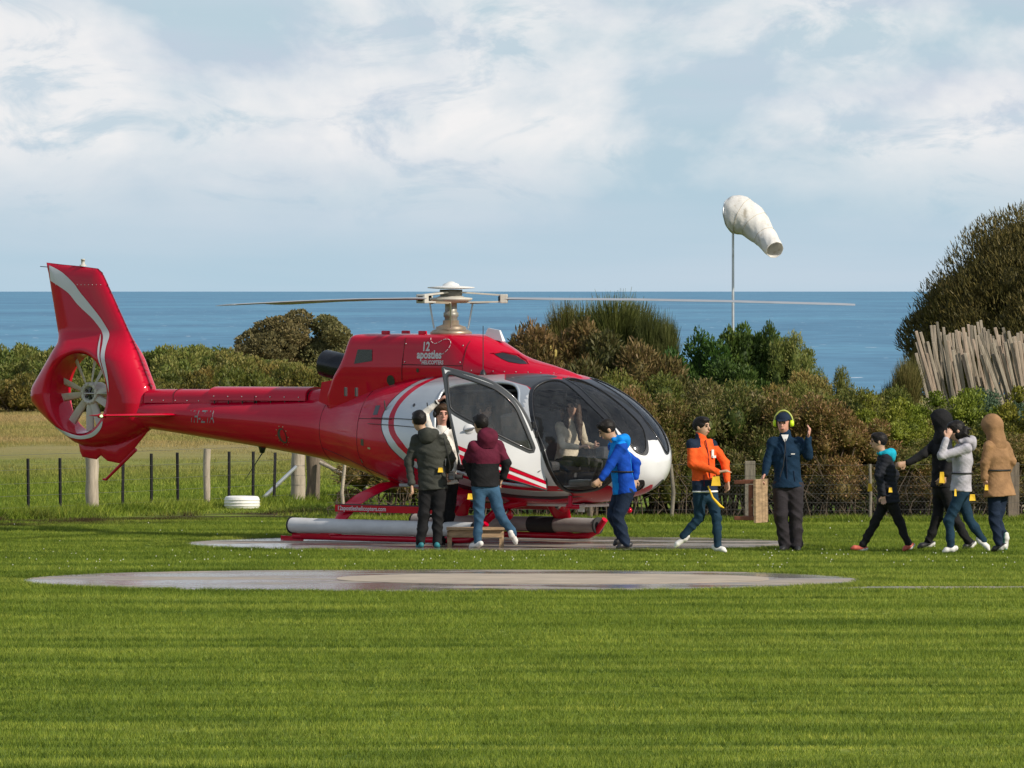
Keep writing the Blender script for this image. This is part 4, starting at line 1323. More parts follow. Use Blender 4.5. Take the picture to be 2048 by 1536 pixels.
V2, T2, t2 = inflate(tail_o, tail_thick, (DC, DR), .032, 64)
tail = empty('tail_fin'); tail.parent = heli
def two_sided(V, T, t, off=0.0, sides=(-1, 1)):
    Vs, Fs = [], []
    b = 0
    for sy in sides:
        P = np.stack([V[:, 0], sy * (t + off), V[:, 1]], 1)
        fn = np.cross(P[T[:, 1]] - P[T[:, 0]], P[T[:, 2]] - P[T[:, 0]])
        Tq = T.copy(); bad = fn[:, 1] * sy < 0; Tq[bad] = Tq[bad][:, ::-1]
        Vs.append(P); Fs.append(Tq + b); b += len(P)
    return np.concatenate(Vs), np.concatenate(Fs)
V, T = two_sided(V2, T2, t2)
me = np_mesh('fin_skin', V, T, True)
e_ = .012
gxx = (tail_thick(V2 + [e_, 0]) - tail_thick(V2 - [e_, 0])) / (2 * e_); gzz = (tail_thick(V2 + [0, e_]) - tail_thick(V2 - [0, e_])) / (2 * e_)
nn = np.concatenate([np.stack([-gxx, np.full_like(gxx, sy), -gzz], 1) for sy in (-1, 1)])
od = poly_dist(V2, tail_o) < 1e-5          # the rim itself faces straight out
cdir = V2 - (V2 * .5 + .5 * np.array([-6.5, 2.2]))
nn /= np.linalg.norm(nn, axis=1)[:, None]
me.normals_split_custom_set_from_vertices(nn.tolist())
link_mesh('fin_skin', me, RED, tail)
k = MB()
lipw = float(tail_thick(np.array([DC + [0, DR + 1e-4]]))[0])
k.lathe([(DR, -.20), (DR - .012, -.13), (DR - .018, 0), (DR - .012, .13), (DR, .20)], (DC[0], 0, DC[1]), (0, 1, 0), 56)
k.build('duct', RED, tail)
def tail_decal(px_poly, mt, name, closed_smooth=True):
    pl = np.array([at_side(a, b, -.12) for a, b in px_poly])
    pl = catmull(pl, 4) if closed_smooth is True else np.concatenate([catmull(pl[:closed_smooth], 4, False), catmull(pl[closed_smooth:], 4, False)])
    lo, hi = pl.min(0), pl.max(0)
    gx, gz = np.meshgrid(np.arange(lo[0], hi[0], .025), np.arange(lo[1], hi[1], .025), indexing='ij')
    g = np.stack([gx.ravel(), gz.ravel()], 1)
    g = g[in_poly(g, pl) & (poly_dist(g, pl) > .012)] if len(g) else g
    Vd, Td = cdt([(pl, True)], g)
    Td = Td[in_poly(Vd[Td].mean(1), pl)]
    # keep to the skin
    ins = in_poly(Vd[Td].mean(1), tail_o) & (np.linalg.norm(Vd[Td].mean(1) - DC, axis=1) > DR)
    Vd, Td, _ = compact(Vd, Td[ins])
    V, T = two_sided(Vd, Td, tail_thick(Vd), .007)
    link_mesh(name, np_mesh(name, V, T, True), mt, tail)
tail_decal([(90, 530), (118, 544), (143, 566), (156, 584), (174, 606), (196, 634), (210, 656), (217, 670), (219, 690), (224, 715), (229, 740), (232, 762), (233, 785), (229, 765), (223, 742), (216, 715), (211, 692), (206, 675), (202, 666), (196, 656), (181, 637), (165, 622), (149, 606), (134, 587), (115, 573), (94, 561)], SILVERTXT, 'stripe', 13)
tail_decal([(199, 668), (206, 690), (214, 715), (221, 742), (224, 755), (217, 735), (208, 708), (201, 685)], SILVERTXT, 'stripe')
tail_decal([(110, 850), (135, 862), (165, 871), (190, 868), (208, 856), (220, 842), (217, 855), (205, 868), (188, 876), (165, 878), (140, 872), (120, 861)], SILVERTXT, 'stripe')
for i in range(13):
    x, z = at_side(112 + i * 7.4, 569.5, -.06)
    th = float(tail_thick(np.array([[x, z]]))[0])
    k = MB(); k.ball((x, -th, z), (.008, .004, .008), 6); k.build('rivet', STEEL, tail)
# lower fin and tail guard
lf = np.array([at_side(a, b, 0) for a, b in [(157, 884), (160, 903), (165, 914), (193, 919), (202, 911), (215, 922), (240, 927), (262, 906), (300, 858), (270, 868), (230, 880), (190, 884)]])
Vl, Tl, tl2 = inflate(densify(lf, .06), lambda V: .035 * np.sqrt(np.clip(poly_dist(V, densify(lf, .06)) / .12, 0, 1)) + .0)
V, T = two_sided(Vl, Tl, tl2)
link_mesh('lower_fin', np_mesh('lower_fin', V, T, True), RED, tail)
a = at_side(212, 959, 0); b = at_side(272, 899, 0)
k = MB(); k.tube([(a[0] - .06, 0, a[1] + .005), (a[0], 0, a[1]), (b[0], 0, b[1])], [.014, .022, .028], 8, squash=.7); k.build('tail_guard', RED, tail)
# beacon and rear light
x, z = at_side(166, 531, 0)
k = MB(); k.lathe([(.05, -.01), (.045, .012), (.026, .015), (.026, .075), (.03, .075), (.03, .09), (0, .092)], (x, 0, z), n=14); k.build('beacon', HUBGREY, tail)
x, z = at_side(93, 530, 0); k = MB(); k.tube([(x - .12, 0, z - .02), (x + .05, 0, z - .03)], .006, 5); k.build('static_wick', BLACK, tail)
# fenestron fan
fan = empty('tail_rotor'); fan.parent = heli; fan.location = (DC[0], .03, DC[1])
for i in range(10):
    a = 2 * math.pi * (i + .35 + .18 * math.sin(i * 2.1)) / 10
    rd = Vector((math.cos(a), 0, math.sin(a))); tg = Vector((-math.sin(a), 0, math.cos(a)))
    k = MB()
    g = []
    for r_, ch, tw in ((.13, .09, 40), (.30, .115, 32), (.525, .12, 24)):
        tw = math.radians(tw)
        ax = tg * math.cos(tw) + Vector((0, 1, 0)) * math.sin(tw); nr = rd.cross(ax)
        g.append([rd * r_ + ax * ch * s + nr * h for s, h in ((-.5, 0), (-.2, .009), (.25, .008), (.5, 0), (.25, -.006), (-.2, -.006), (-.5, 0))])
    k.grid(np.array(g)); k.add(g[-1][:-1], [list(range(6))])
    k.build('blade', FANB, fan)
k = MB(); k.lathe([(.155, .20), (.155, -.02), (.15, -.035), (.115, -.04), (.10, -.02), (.09, .05), (0, .05)], n=28, axis=(0, 1, 0)); k.build('hub', FANB, fan)
for i in range(12):
    a = 2 * math.pi * i / 12; k = MB(); k.ball((.133 * math.cos(a), -.042, .133 * math.sin(a)), (.010, .006, .010), 6); k.build('bolt', STEEL, fan)
k = MB()
for i in range(5):
    a = i * 1.256; k.bar((.02 * math.cos(a), -.02, .02 * math.sin(a)), (.085 * math.cos(a), -.01, .085 * math.sin(a)), .03, .03)
k.build('pitch_spider', BLACK, fan)
k = MB(); k.tube([(-.06, -.05, 0), (.54, .04, .0)], [.012, .016], 8); k.build('control_rod', STEEL, fan)
k = MB(); k.tube([(0, .12, 0), (.55, .12, 0)], .055, 10); k.build('drive_shaft', FANB, fan)
# horizontal stabiliser with the green light on its starboard tip
stab = empty('stabiliser'); stab.parent = heli
for sy in (-1, 1):
    k = MB(); g = []
    for yy, x0_, x1_, th in ((.14, -5.22, -4.76, .032), (.9, -5.36, -4.98, .026), (1.28, -5.42, -5.08, .018), (1.31, -5.38, -5.14, .004)):
        row = []
        for tt in np.linspace(0, 2 * np.pi, 17):
            c_ = .5 + .5 * math.cos(tt)
            row.append((x1_ - (1 - c_) * (x1_ - x0_), sy * yy, 1.63 + th * math.sin(tt) * (1.1 - .6 * (1 - c_))))
        g.append(row)
    k.grid(np.array(g)); k.add(g[-1][:-1], [list(range(16))])
    k.build('stabiliser_half', RED, stab)
m, nt, bs = nodes_of('nav_green'); bs.inputs['Base Color'].default_value = (.2, .9, .3, 1)
bs.inputs['Emission Color'].default_value = (.55, 1, .45, 1); bs.inputs['Emission Strength'].default_value = 1.6
k = MB(); k.ball((-5.16, -1.30, 1.625), (.028, .018, .018), 10); k.build('navigation_light', m, stab)
k = MB(); k.lathe([(.03, -.06), (.03, .06)], (-5.18, -1.27, 1.625), (1, 0, 0), 8); k.build('light_base', RED, stab)

# spine fairing over the tail drive shaft
boom = empty('spine_fairing'); boom.parent = heli
def arch(k, x0, x1, z0, z1, hw, h, n=14, mi=0):
    g = []
    for x, z in ((x0, z0), (x1, z1)):
        g.append([(x, hw * math.cos(t), z + h * abs(math.sin(t)) ** .55) for t in np.linspace(0, math.pi, n)])
    k.grid(np.array(g), mi)
    for row in g:
        k.add(row, [list(range(n))], mi)
k = MB(); arch(k, -5.45, -1.7, 1.79, 1.82, .17, .185); k.build('cover', RED, boom)
k = MB(); arch(k, -4.22, -2.42, 1.835, 1.845, .215, .185); k.build('shaft_cover', RED, boom)
k = MB(); arch(k, -2.424, -2.415, 1.84, 1.84, .185, .165); k.build('cover_mouth', BLACK, boom)
for x in (-4.9, -3.35): 
    k = MB(); arch(k, x - .004, x + .004, 1.80, 1.80, .2185 if -4.2 < x < -2.4 else .172, .226 if -4.2 < x < -2.4 else .188); k.build('seam', LINE, boom)
for x in np.arange(-4.1, -2.45, .26):
    k = MB(); k.box((x, -.20, 1.815), (.012, .012, .05)); k.build('clip', BLACK, boom)
    k = MB(); k.ball((x, -.216, 1.89), (.010, .004, .010), 6); k.build('rivet', STEEL, boom)
for x in np.arange(-5.3, -4.2, .22):
    k = MB(); k.ball((x, -.172, 1.825), (.010, .005, .010), 6); k.build('rivet', STEEL, boom)
# little triangular fairing at the foot of the engine cowling
k = MB()
tri = [(-2.0, 1.84), (-1.95, 2.10), (-1.75, 2.13), (-1.48, 1.88), (-1.75, 1.76)]
fr_ = [(x, -.40, z) for x, z in tri]; bk = [(x, -.1, z) for x, z in tri]
k.add(fr_ + bk, [(0, 1, 2, 3, 4)] + [(i, 5 + i, 5 + (i + 1) % 5, (i + 1) % 5) for i in range(5)])
k.build('foot_fairing', RED, boom)
k = MB(); k.lathe([(.0, 0), (.045, .0), (.05, .01)], (-1.74, -.405, 1.94), (0, -1, 0), 14); k.build('vent_hole', BLACK, boom)
# registration letters
def text_mesh(body, size, name, bold=0.0, sx=1.0):
    cu = bpy.data.curves.new(name, 'FONT'); cu.body = body; cu.size = size; cu.offset = bold
    cu.resolution_u = 3
    o = bpy.data.objects.new(name, cu); COL.objects.link(o)
    dg = bpy.context.evaluated_depsgraph_get()
    me = bpy.data.meshes.new_from_object(o.evaluated_get(dg))
    bpy.data.objects.remove(o); bpy.data.curves.remove(cu)
    V = np.array([v.co[:] for v in me.vertices]); V[:, 0] *= sx
    fs = [list(p.vertices) for p in me.polygons]
    bpy.data.meshes.remove(me)
    return V, fs
def text_on(body, size, name, fn, mt, parent, bold=0.0, sx=1.0):
    """fn maps flat (x, y) to a point; letters read towards the nose"""
    V, fs = text_mesh(body, size, name, bold, sx)
    k = MB(); k.add([fn(x, y) for x, y, z in V], fs)
    return k.build(name, mt, parent)
def on_boom(x0, z0, off=.005, skew=0.0):
    def f(x, y):
        X, Z = x0 + x + y * skew, z0 + y
        w, zb, zt, zm = [float(BF[i](X)) for i in (1, 2, 3, 4)]
        h = (zt - zm) if Z > zm else (zm - zb)
        return (X, -w * math.sqrt(max(0, 1 - min(1, abs(Z - zm) / h) ** 2.05)) - off, Z)
    return f
text_on('VH-ZVA', .25, 'registration_letters', on_boom(-4.52, 1.53, skew=.15), DARKTXT, boom, .0, .55)
# boom aerials
k = MB(); k.lathe([(.07, .03), (.05, -.03), (.03, -.09), (0, -.10)], (-3.4, 0, 1.22), n=10); k.tube([(-3.4, 0, 1.13), (-3.72, 0, .76)], [.009, .004], 5); k.build('whip_aerial', BLACK, boom)

# -- engine cowling
CZ = np.array([1.50, 1.90, 2.05, 2.18, 2.30, 2.45, 2.60, 2.69, 2.735, 2.75])
CXR = np.array([-1.90, -1.95, -1.88, -1.80, -1.70, -1.62, -1.565, -1.53, -1.48, -1.35])
CXF = np.array([2.45, 2.45, 2.42, 2.30, 1.95, 1.32, .98, .76, .60, .45])
CHW = np.array([.33, .42, .44, .46, .47, .46, .445, .425, .36, .22])
cf = [pchip(CZ, v) for v in (CXR, CXF, CHW)]
def cowl_w(x, z):
    xr, xf, hw = [f(z) for f in cf]
    a = np.clip((x - xr) / .16, 0, 1); rear = np.sqrt(np.clip(1 - (1 - a) ** 2.4, 0, 1))
    b = np.clip((x - .25) / (xf - .25 + 1e-6), 0, 1); front = np.clip(1 - b ** 1.9, 0, 1) ** .62
    return hw * rear * front
cowl = empty('engine_cowling'); cowl.parent = heli
zz = np.concatenate([np.linspace(1.5, 2.69, 28), np.linspace(2.70, 2.75, 7)])
tt = np.concatenate([.5 - .5 * np.cos(np.linspace(0, np.pi / 2, 8)) , np.linspace(.52, 1, 44) ])
g = []
for z in zz:
    xr, xf = float(cf[0](z)), float(cf[1](z))
    s = np.concatenate([(1 - np.cos(np.linspace(0, np.pi / 2, 9))) * .06, np.linspace(.075, .97, 34), [.985, .995, 1.0]])
    xs_ = xr + (xf - xr) * s
    w_ = cowl_w(xs_, z)
    g.append(np.concatenate([np.stack([xs_, -w_, np.full_like(xs_, z)], 1), np.stack([xs_, w_, np.full_like(xs_, z)], 1)[::-1][1:]]))
g = np.array(g)
def skin_z(x, y):
    w, zt, zm, nu = [BF[i](x) for i in (1, 3, 4, 5)]
    return zm + (zt - zm) * np.clip(1 - (np.abs(y) / w) ** nu, 0, 1) ** (1 / nu)
low = np.where(g[..., 0] > -.75, skin_z(g[..., 0], g[..., 1]) - .012, 1.4)
g[..., 2] = np.maximum(g[..., 2], low)
k = MB(); k.grid(g, 0, True, True); k.add(g[-1].tolist(), [list(range(len(g[-1])))[::-1]], 0)
k.build('cowl_skin', RED, cowl)
def on_cowl(off=.005):
    return lambda x, z: (x, -float(cowl_w(np.array(x), np.array(z))) - off, z)
oc = on_cowl()
def cowl_strip(pts, w, mt, name, off=.004):
    k = MB(); f = on_cowl(off)
    pts = densify(np.array(pts), .04)[:-max(1, int(np.linalg.norm(np.array(pts[-1]) - np.array(pts[0])) / .04))] if len(pts) > 2 else np.array([np.array(pts[0]) + (np.array(pts[1]) - np.array(pts[0])) * t for t in np.linspace(0, 1, 24)])
    k.tube([f(x, z) for x, z in pts], w, 4, cap=False); k.build(name, mt, cowl)
cowl_strip([(-.42, 2.70), (-.46, 2.14)], .005, LINE, 'panel_seam')
cowl_strip([(-.45, 2.345), (.60, 2.335)], .005, LINE, 'panel_seam')
cowl_strip([(.62, 2.66), (.60, 2.25)], .004, LINE, 'panel_seam')
def cowl_poly(pts, mt, name, off=.006):
    k = MB(); f = on_cowl(off); k.add([f(x, z) for x, z in pts], [list(range(len(pts)))]); return k.build(name, mt, cowl)
cowl_poly([(-1.30, 2.35), (-.98, 2.39), (-.99, 2.54), (-1.25, 2.54)], GRILLE, 'vent_grille')
cowl_poly([(-.66 + .07 * math.cos(t), 2.13 + .075 * math.sin(t)) for t in np.linspace(0, 6.0, 14)], BLACK, 'vent')
cowl_poly([(-.17 + .025 * math.cos(t), 2.27 + .03 * math.sin(t)) for t in np.linspace(0, 6.0, 10)], BLACK, 'vent')
ik = [(.98, 2.50), (1.05, 2.515), (1.22, 2.475), (1.42, 2.40), (1.50, 2.365), (1.42, 2.365), (1.25, 2.39), (1.10, 2.44)]
cowl_poly(ik, BLACK, 'air_intake', .012)
cowl_strip([ik[0], ik[1]], .012, RED, 'intake_lip', .01)
k = MB(); k.tube([on_cowl(.016)(x, z) for x, z in [(.95, 2.505), (1.05, 2.522), (1.22, 2.485), (1.42, 2.41), (1.52, 2.365)]], [.008, .018, .02, .016, .006], 6); k.build('intake_lip', RED, cowl)
for i in range(8):
    k = MB(); k.ball(on_cowl(.004)(.75 + i * .17, 2.275 - .004 * i), (.009, .004, .009), 6); k.build('rivet', STEEL, cowl)
for x, z in ((-.40, 2.62), (.56, 2.60), (-.40, 2.38), (.56, 2.38)):
    k = MB(); k.ball(oc(x, z), (.011, .005, .011), 6); k.build('fastener', STEEL, cowl)
# logo lettering on the cowling
def lay(x0, z0):
    return lambda x, y: oc(x0 + x, z0 + y)
text_on('12', .165, 'logo_numerals', lay(-.11, 2.53), SILVERTXT, cowl, .005, .84)
text_on('apostles', .15, 'logo_word', lay(-.19, 2.43), SILVERTXT, cowl, .005, .88)
text_on('HELICOPTERS', .072, 'logo_subtitle', lay(-.10, 2.352), SILVERTXT, cowl, .002, .86)
loop = catmull([(.02, 2.70), (.04, 2.655), (.10, 2.625), (.17, 2.64), (.25, 2.675), (.315, 2.685), (.365, 2.66), (.375, 2.61), (.34, 2.55), (.28, 2.50), (.225, 2.48)], 6, False)
for i in range(0, len(loop) - 4, 6):
    k = MB(); k.tube([on_cowl(.004)(x, z) for x, z in loop[i:i + 5]], .0045, 4); k.build('logo_trail', SILVERTXT, cowl)
# roof deck, fittings
for x, y_, sx in ((-.98, -.2, .12), (-.28, -.25, .12), (-.98, .2, .12)):
    k = MB(); k.box((x, y_, 2.765), (sx, .05, .05), None, 0, .012); k.build('roof_bracket', RED, cowl)
k = MB()
k.add([(.60, -.03, 2.70), (.93, -.03, 2.655), (.86, -.015, 2.80), (.66, -.015, 2.83), (.60, .03, 2.70), (.93, .03, 2.655), (.86, .015, 2.80), (.66, .015, 2.83)], [(0, 1, 2, 3), (7, 6, 5, 4), (3, 2, 6, 7), (1, 5, 6, 2), (0, 3, 7, 4)])
k.build('blade_aerial', WHITE, cowl)
k = MB(); p0 = Vector((1.02, -.52, 2.24)); k.lathe([(.05, -.02), (.03, .03), (.012, .05)], p0, n=10); k.tube([p0 + Vector((0, 0, .03)), p0 + Vector((0, 0, .62))], [.008, .005], 6); k.build('whip_aerial', BLACK, cowl)
# exhaust
ex = MB(); ax = Vector((-.985, 0, .17))
ex.lathe([(.15, 0), (.155, .0), (.17, .12), (.185, .2), (.187, .52), (.185, .53), (.175, .525), (.16, .3), (.13, .05)], Vector((-1.70, -.02, 2.255)), ax, 26)
ex.build('exhaust_pipe', mat('exhaust_black', (.02, .022, .028), .25, metal=.5, var=.3), cowl)
k = MB(); k.tube([(-2.05, -.06, 2.13), (-2.0, -.07, 2.06), (-1.9, -.07, 2.05), (-1.66, -.08, 1.99)], .010, 6); k.tube([(-1.97, -.06, 2.12), (-1.96, -.07, 2.055)], .008, 5); k.build('exhaust_bracket', BLACK, cowl)

# -- main rotor
rotor = empty('main_rotor'); rotor.parent = heli; rotor.location = (0, 0, 0)
k = MB(); k.lathe([(.27, 2.745), (.28, 2.77), (.24, 2.80), (.20, 2.815), (.205, 2.84), (.15, 2.86), (.11, 2.875), (.105, 2.93), (.0, 2.93)], n=28); k.build('swashplate', BRONZE, rotor)
k = MB(); k.lathe([(.085, 2.86), (.085, 2.97), (.10, 2.98), (.10, 3.03), (.082, 3.04), (.078, 3.17), (.12, 3.18)], n=22); k.build('mast', mat('mast_grey', (.26, .26, .23), .45, metal=.3, var=.15), rotor)
k = MB(); k.lathe([(.10, 3.155), (.22, 3.175), (.28, 3.20), (.285, 3.225), (.18, 3.235), (.16, 3.25), (0, 3.25)], n=30); k.build('lower_plate', HUBGREY, rotor)
k = MB(); k.lathe([(.14, 3.25), (.15, 3.27), (.15, 3.335), (.0, 3.34)], n=24); k.build('hub_body', mat('hub_dark', (.16, .15, .13), .5, var=.2), rotor)
k = MB(); k.lathe([(.18, 3.345), (.31, 3.355), (.312, 3.368), (.20, 3.378), (.115, 3.385), (.10, 3.41), (.06, 3.425), (.035, 3.44), (0, 3.445)], n=32); k.build('hub_cap', mat('hub_white', (.72, .72, .69), .45, var=.05), rotor)
for i in range(3):
    az = YAW + math.radians(-2 + 120 * i)          # blades at rest
    d = Vector((math.cos(az), math.sin(az), 0)); n_ = Vector((-d.y, d.x, 0)); up = Vector((0, 0, 1))
    k = MB()
    for zz_, w_ in ((3.30, .10), (3.165, .10)):
        k.bar(d * .12 + up * zz_, d * .70 + up * (3.26 if zz_ > 3.2 else 3.175), .022, w_, up=n_, bev=.004)
    k.box(d * .70 + up * 3.215, (.10, .14, .12), Matrix((d, n_, up)).transposed(), 0, .012)
    k.build('blade_sleeve', HUBGREY, rotor)
    k = MB(); k.box(d * .69 + up * 3.215, (.13, .08, .07), Matrix((d, n_, up)).transposed(), 0, .01); k.build('damper', RUBBER, rotor)
    k = MB(); g = []
    for r_, ch, th, dz in ((.66, .13, .045, 0), (.9, .20, .04, 0), (1.25, .35, .036, -.005), (2.4, .34, .034, -.012), (3.7, .34, .032, -.035), (5.2, .34, .03, -.075), (5.34, .30, .02, -.08)):
        row = []
        for t in np.linspace(0, 2 * np.pi, 15):
            c_ = math.cos(t)
            row.append(d * r_ + n_ * (c_ * ch / 2 - .06 * (ch > .3)) + up * (3.215 + dz + th / 2 * math.sin(t) * (.7 + .3 * c_) + .03 * c_ * ch))
        g.append(row)
    k.grid(np.array(g)); k.add(g[-1][:-1], [list(range(14))]); k.build('rotor_blade', BLADE, rotor)
    a2 = az + .55; e = Vector((math.cos(a2), math.sin(a2), 0))
    k = MB(); k.tube([e * .26 + up * 2.82, e * .33 + up * 3.16], .012, 6); k.build('pitch_link', STEEL, rotor)
    k = MB(); k.bar(e * .30 + up * 3.16, d * .5 + up * 3.17, .03, .03); k.build('pitch_horn', BRONZE, rotor)

# -- landing gear
for sy, lab in ((-1, 'skid'), (1, 'skid')):
    sk = empty('landing_skid'); sk.parent = heli
    y_ = 1.2 * sy
    k = MB(); k.tube([(-1.72, y_, .075), (-1.5, y_, .07), (1.15, y_, .07), (1.38, y_, .085), (1.52, y_, .15), (1.66, y_ * .99, .30)], .042, 12); k.build('skid_tube', RED, sk)
    k = MB(); k.box((-1.3, y_, .09), (.55, .09, .05), None, 0, .01); k.box((-1.05, y_, .13), (.3, .10, .05), None, 0, .01); k.build('skid_shoe', RED, sk)
    k = MB(); k.bar((-1.95, y_, .045), (-1.55, y_, .03), .06, .012, up=(0, 1, 0)); k.build('spring_blade', RED, sk)
    # emergency float pack lying on the skid
    cols = CANVAS_L if sy < 0 else CANVAS_SHADED
    n = 18; g = []
    xs_ = np.linspace(-1.72, 1.5, 34)
    for x in xs_:
        row = []
        for t in np.linspace(0, 2 * np.pi, n + 1):
            w = 1 + .03 * math.sin(x * 9 + 2 * math.sin(t * 2)) * math.cos(t * 3)
            row.append((x, y_ + sy * .02 + .105 * w * math.cos(t), .215 + .10 * w * math.sin(t)))
        g.append(row)
    k = MB(); k.grid(np.array(g), 0, True, True)
    k.add(g[0][:-1], [list(range(n))]); k.add(g[-1][:-1], [list(range(n))[::-1]])
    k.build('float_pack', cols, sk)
    k = MB(); k.lathe([(.112, 0), (.114, -.02), (.10, -.03), (0, -.03)], (-1.72, y_ + sy * .02, .215), (1, 0, 0), 20); k.build('float_cap', RUBBER, sk)
    k = MB(); k.lathe([(.112, 0), (.114, .02), (.10, .03), (0, .03)], (1.5, y_ + sy * .02, .215), (1, 0, 0), 20); k.build('float_cap', RUBBER, sk)
    for xa, xb in (((.34, .80),) if sy > 0 else ()):
        k = MB(); k.lathe([(.1085, xa), (.1085, xb)], (0, y_ + sy * .02, .215), (1, 0, 0), 22); k.build('float_patch', RUBBER, sk)
    # step board
    k = MB(); k.box((-.05, y_ * .985, .50), (1.75, .16, .022), None, 0, .006); k.build('step_tread', RUBBER, sk)
    k = MB(); k.box((-.05, y_ * .985 + sy * .078, .455), (1.75, .012, .09), None, 0, .004); k.build('step_edge', RED, sk)
    if sy < 0:
        text_on('12apostleshelicopters.com', .082, 'web_address', lambda x, y: (-.88 + x, y_ * .985 - .0865, .432 + y), SILVERTXT, sk, .0015, .98)
for x_, wd in ((-.98, .30), (.92, .42)):
    k = MB(); g = []
    path = [(-1.22, .10), (-1.20, .32), (-1.10, .50), (-.95, .60), (-.6, .74), (0, .78), (.6, .74), (.95, .60), (1.10, .50), (1.20, .32), (1.22, .10)]
    for yy, z in path:
        lean = .36 * (1 if x_ < 0 else -.12) * max(0, (z - .1)) / .7
        wdd = wd * (.75 + .25 * (abs(yy) < 1.15))
        g.append([(x_ + lean + wdd / 2 * math.cos(t), yy, z + .045 * math.sin(t) * (1 if abs(yy) < 1.0 else .4) ) if abs(yy) < 1.0 else
                  (x_ + lean + wdd / 2 * math.cos(t), yy + .04 * math.sin(t), z) for t in np.linspace(0, 2 * np.pi, 15)])
    k.grid(np.array(g)); k.build('cross_tube', RED, heli)
# belly fittings
k = MB(); k.tube([(1.62, -.35, .56), (1.45, -.45, .53), (1.25, -.55, .42), (1.12, -.6, .30)], [.05, .055, .055, .05], 12); k.build('wire_cutter_arm', RED, heli)
for c in ((1.42, -.52, .40), (2.05, -.15, .50)):
    k = MB(); k.lathe([(.0, -.03), (.045, -.02), (.062, .02), (.065, .05)], c, (-.2, -.6, .6), 14); k.build('landing_light', STEEL, heli)
    k = MB(); k.lathe([(.0, -.06), (.06, -.04), (.072, .03), (.072, .06)], Vector(c) + Vector((.012, .03, -.012)), (-.2, -.6, .6), 14); k.build('light_housing', RED, heli)
k = MB(); k.box((2.35, -.1, .51), (.10, .03, .14), None, 0, .008); k.build('belly_aerial', WHITE, heli)
k = MB(); k.tube([(2.55, -.55, .66), (2.57, -.58, .52)], .03, 8); k.tube([(2.52, -.6, .525), (2.66, -.5, .52)], .03, 8); k.build('tie_down', RED, heli)
k = MB(); k.tube([(2.6, .2, .56), (2.75, .35, .47)], .016, 6); k.ball((2.77, .37, .46), (.045, .03, .04), 10); k.build('mirror', RED, heli)
k = MB(); k.box((2.0, 0, .53), (1.1, .5, .04), None, 0, .015); k.build('belly_plate', WHITE, heli)

# -- cabin interior
inr = empty('cabin_interior'); inr.parent = heli
k = MB(); k.box((1.1, 0, .76), (2.8, 1.40, .04), None, 0, .01); k.build('floor', FLOORM, inr)
k = MB(); k.box((-.36, 0, 1.4), (.05, 1.2, 1.15), None, 0, .01); k.build('rear_bulkhead', TRIM, inr)
k = MB(); k.box((3.0, 0, .98), (.30, .55, .36), None, 0, .05); k.box((2.85, .05, 1.22), (.16, .75, .16), None, 0, .04); k.build('instrument_panel', LINER, inr)
k = MB(); k.box((2.55, .02, .86), (.6, .22, .2), None, 0, .03); k.build('console', LINER, inr)
k = MB(); k.box((2.66, -.30, .83), (.36, .42, .08), None, 0, .02); k.build('foot_well', FLOORM, inr)
for py_ in (-.46, -.30):
    k = MB(); k.bar((2.86, py_, .86), (2.98, py_, 1.10), .07, .02, bev=.006); k.build('pedal', BLACK, inr)
def seat(x, y, tall=.72):
    s_ = empty('seat'); s_.parent = heli; s_.location = (x, y, .74)
    k = MB(); k.box((.0, 0, .30), (.48, .46, .13), None, 0, .05); k.build('cushion', SEAT, s_)
    k = MB(); k.bar((-.22, 0, .28), (-.36, 0, .28 + tall), .44, .12, up=(0, 1, 0), bev=.045); k.build('backrest', SEAT, s_)
    k = MB(); k.box((-.385, 0, .36 + tall + .06), (.10, .26, .18), None, 0, .04); k.build('headrest', SEAT, s_)
    k = MB(); k.box((-.02, 0, .12), (.36, .36, .24), None, 0, .02); k.build('seat_base', LINER, s_)
for x, y in ((1.95, -.55), (1.95, .06), (1.95, .62), (.35, -.62), (.35, -.2), (.35, .22), (.35, .64)):
    seat(x, y)
k = MB(); k.tube([(-.2, -.5, 2.0), (1.7, -.5, 2.02)], .02, 6); k.build('roof_rail', LINER, inr)
k = MB(); k.box((1.9, 0, 1.98), (.5, .35, .08), None, 0, .03); k.build('overhead_panel', LINER, inr)

# -- the open starboard door
door = empty('cabin_door'); door.parent = heli
hinge = at(1094, 980, 101.62)
tan_a = math.tan(math.radians(7))
def dpt(px, py, off=0.0):
    Y = hinge.y
    for _ in range(3):
        X = (px - 1024) * Y / F
        s = (hinge.x - X)
        Y = hinge.y - s * tan_a - .10 * math.sin(min(1, max(0, s / 1.35)) * math.pi) * (1.0) + off
    p = at(px, py, Y)
    p.y -= .05 * (1 - ((p.z - 1.35) / .75) ** 2)
    return loc_pt(p)
outer = catmull([(885, 735), (915, 742), (950, 752), (985, 765), (1013, 783), (1036, 805), (1054, 835), (1069, 870), (1081, 905), (1090, 945), (1093, 980)], 4, False)
_c = [(1093, 980), (921, 928), (897, 818), (889, 760), (885, 735)]
for _a, _b in zip(_c[:-1], _c[1:]):
    _n = max(2, int(math.dist(_a, _b) / 12))
    outer = np.concatenate([outer, [np.array(_a) + (np.array(_b) - np.array(_a)) * i / _n for i in range(_n)]])
outer = outer[np.concatenate([[True], np.linalg.norm(np.diff(outer, axis=0), axis=1) > .5])]
glass = catmull([(898, 749), (930, 757), (960, 767), (990, 779), (1013, 796), (1030, 815), (1044, 845), (1057, 877), (1064, 900), (1040, 891), (1005, 874), (960, 851), (925, 833), (903, 818), (899, 800), (896, 770)], 4)
gl_f = offset_poly(glass, 7.0)
st1 = np.array([(914, 890), (1093, 962), (1094, 970), (916, 899)], float)
st2 = np.array([(918, 908), (924, 932), (1094, 984), (1094, 977)], float)
lo, hi = outer.min(0), outer.max(0)
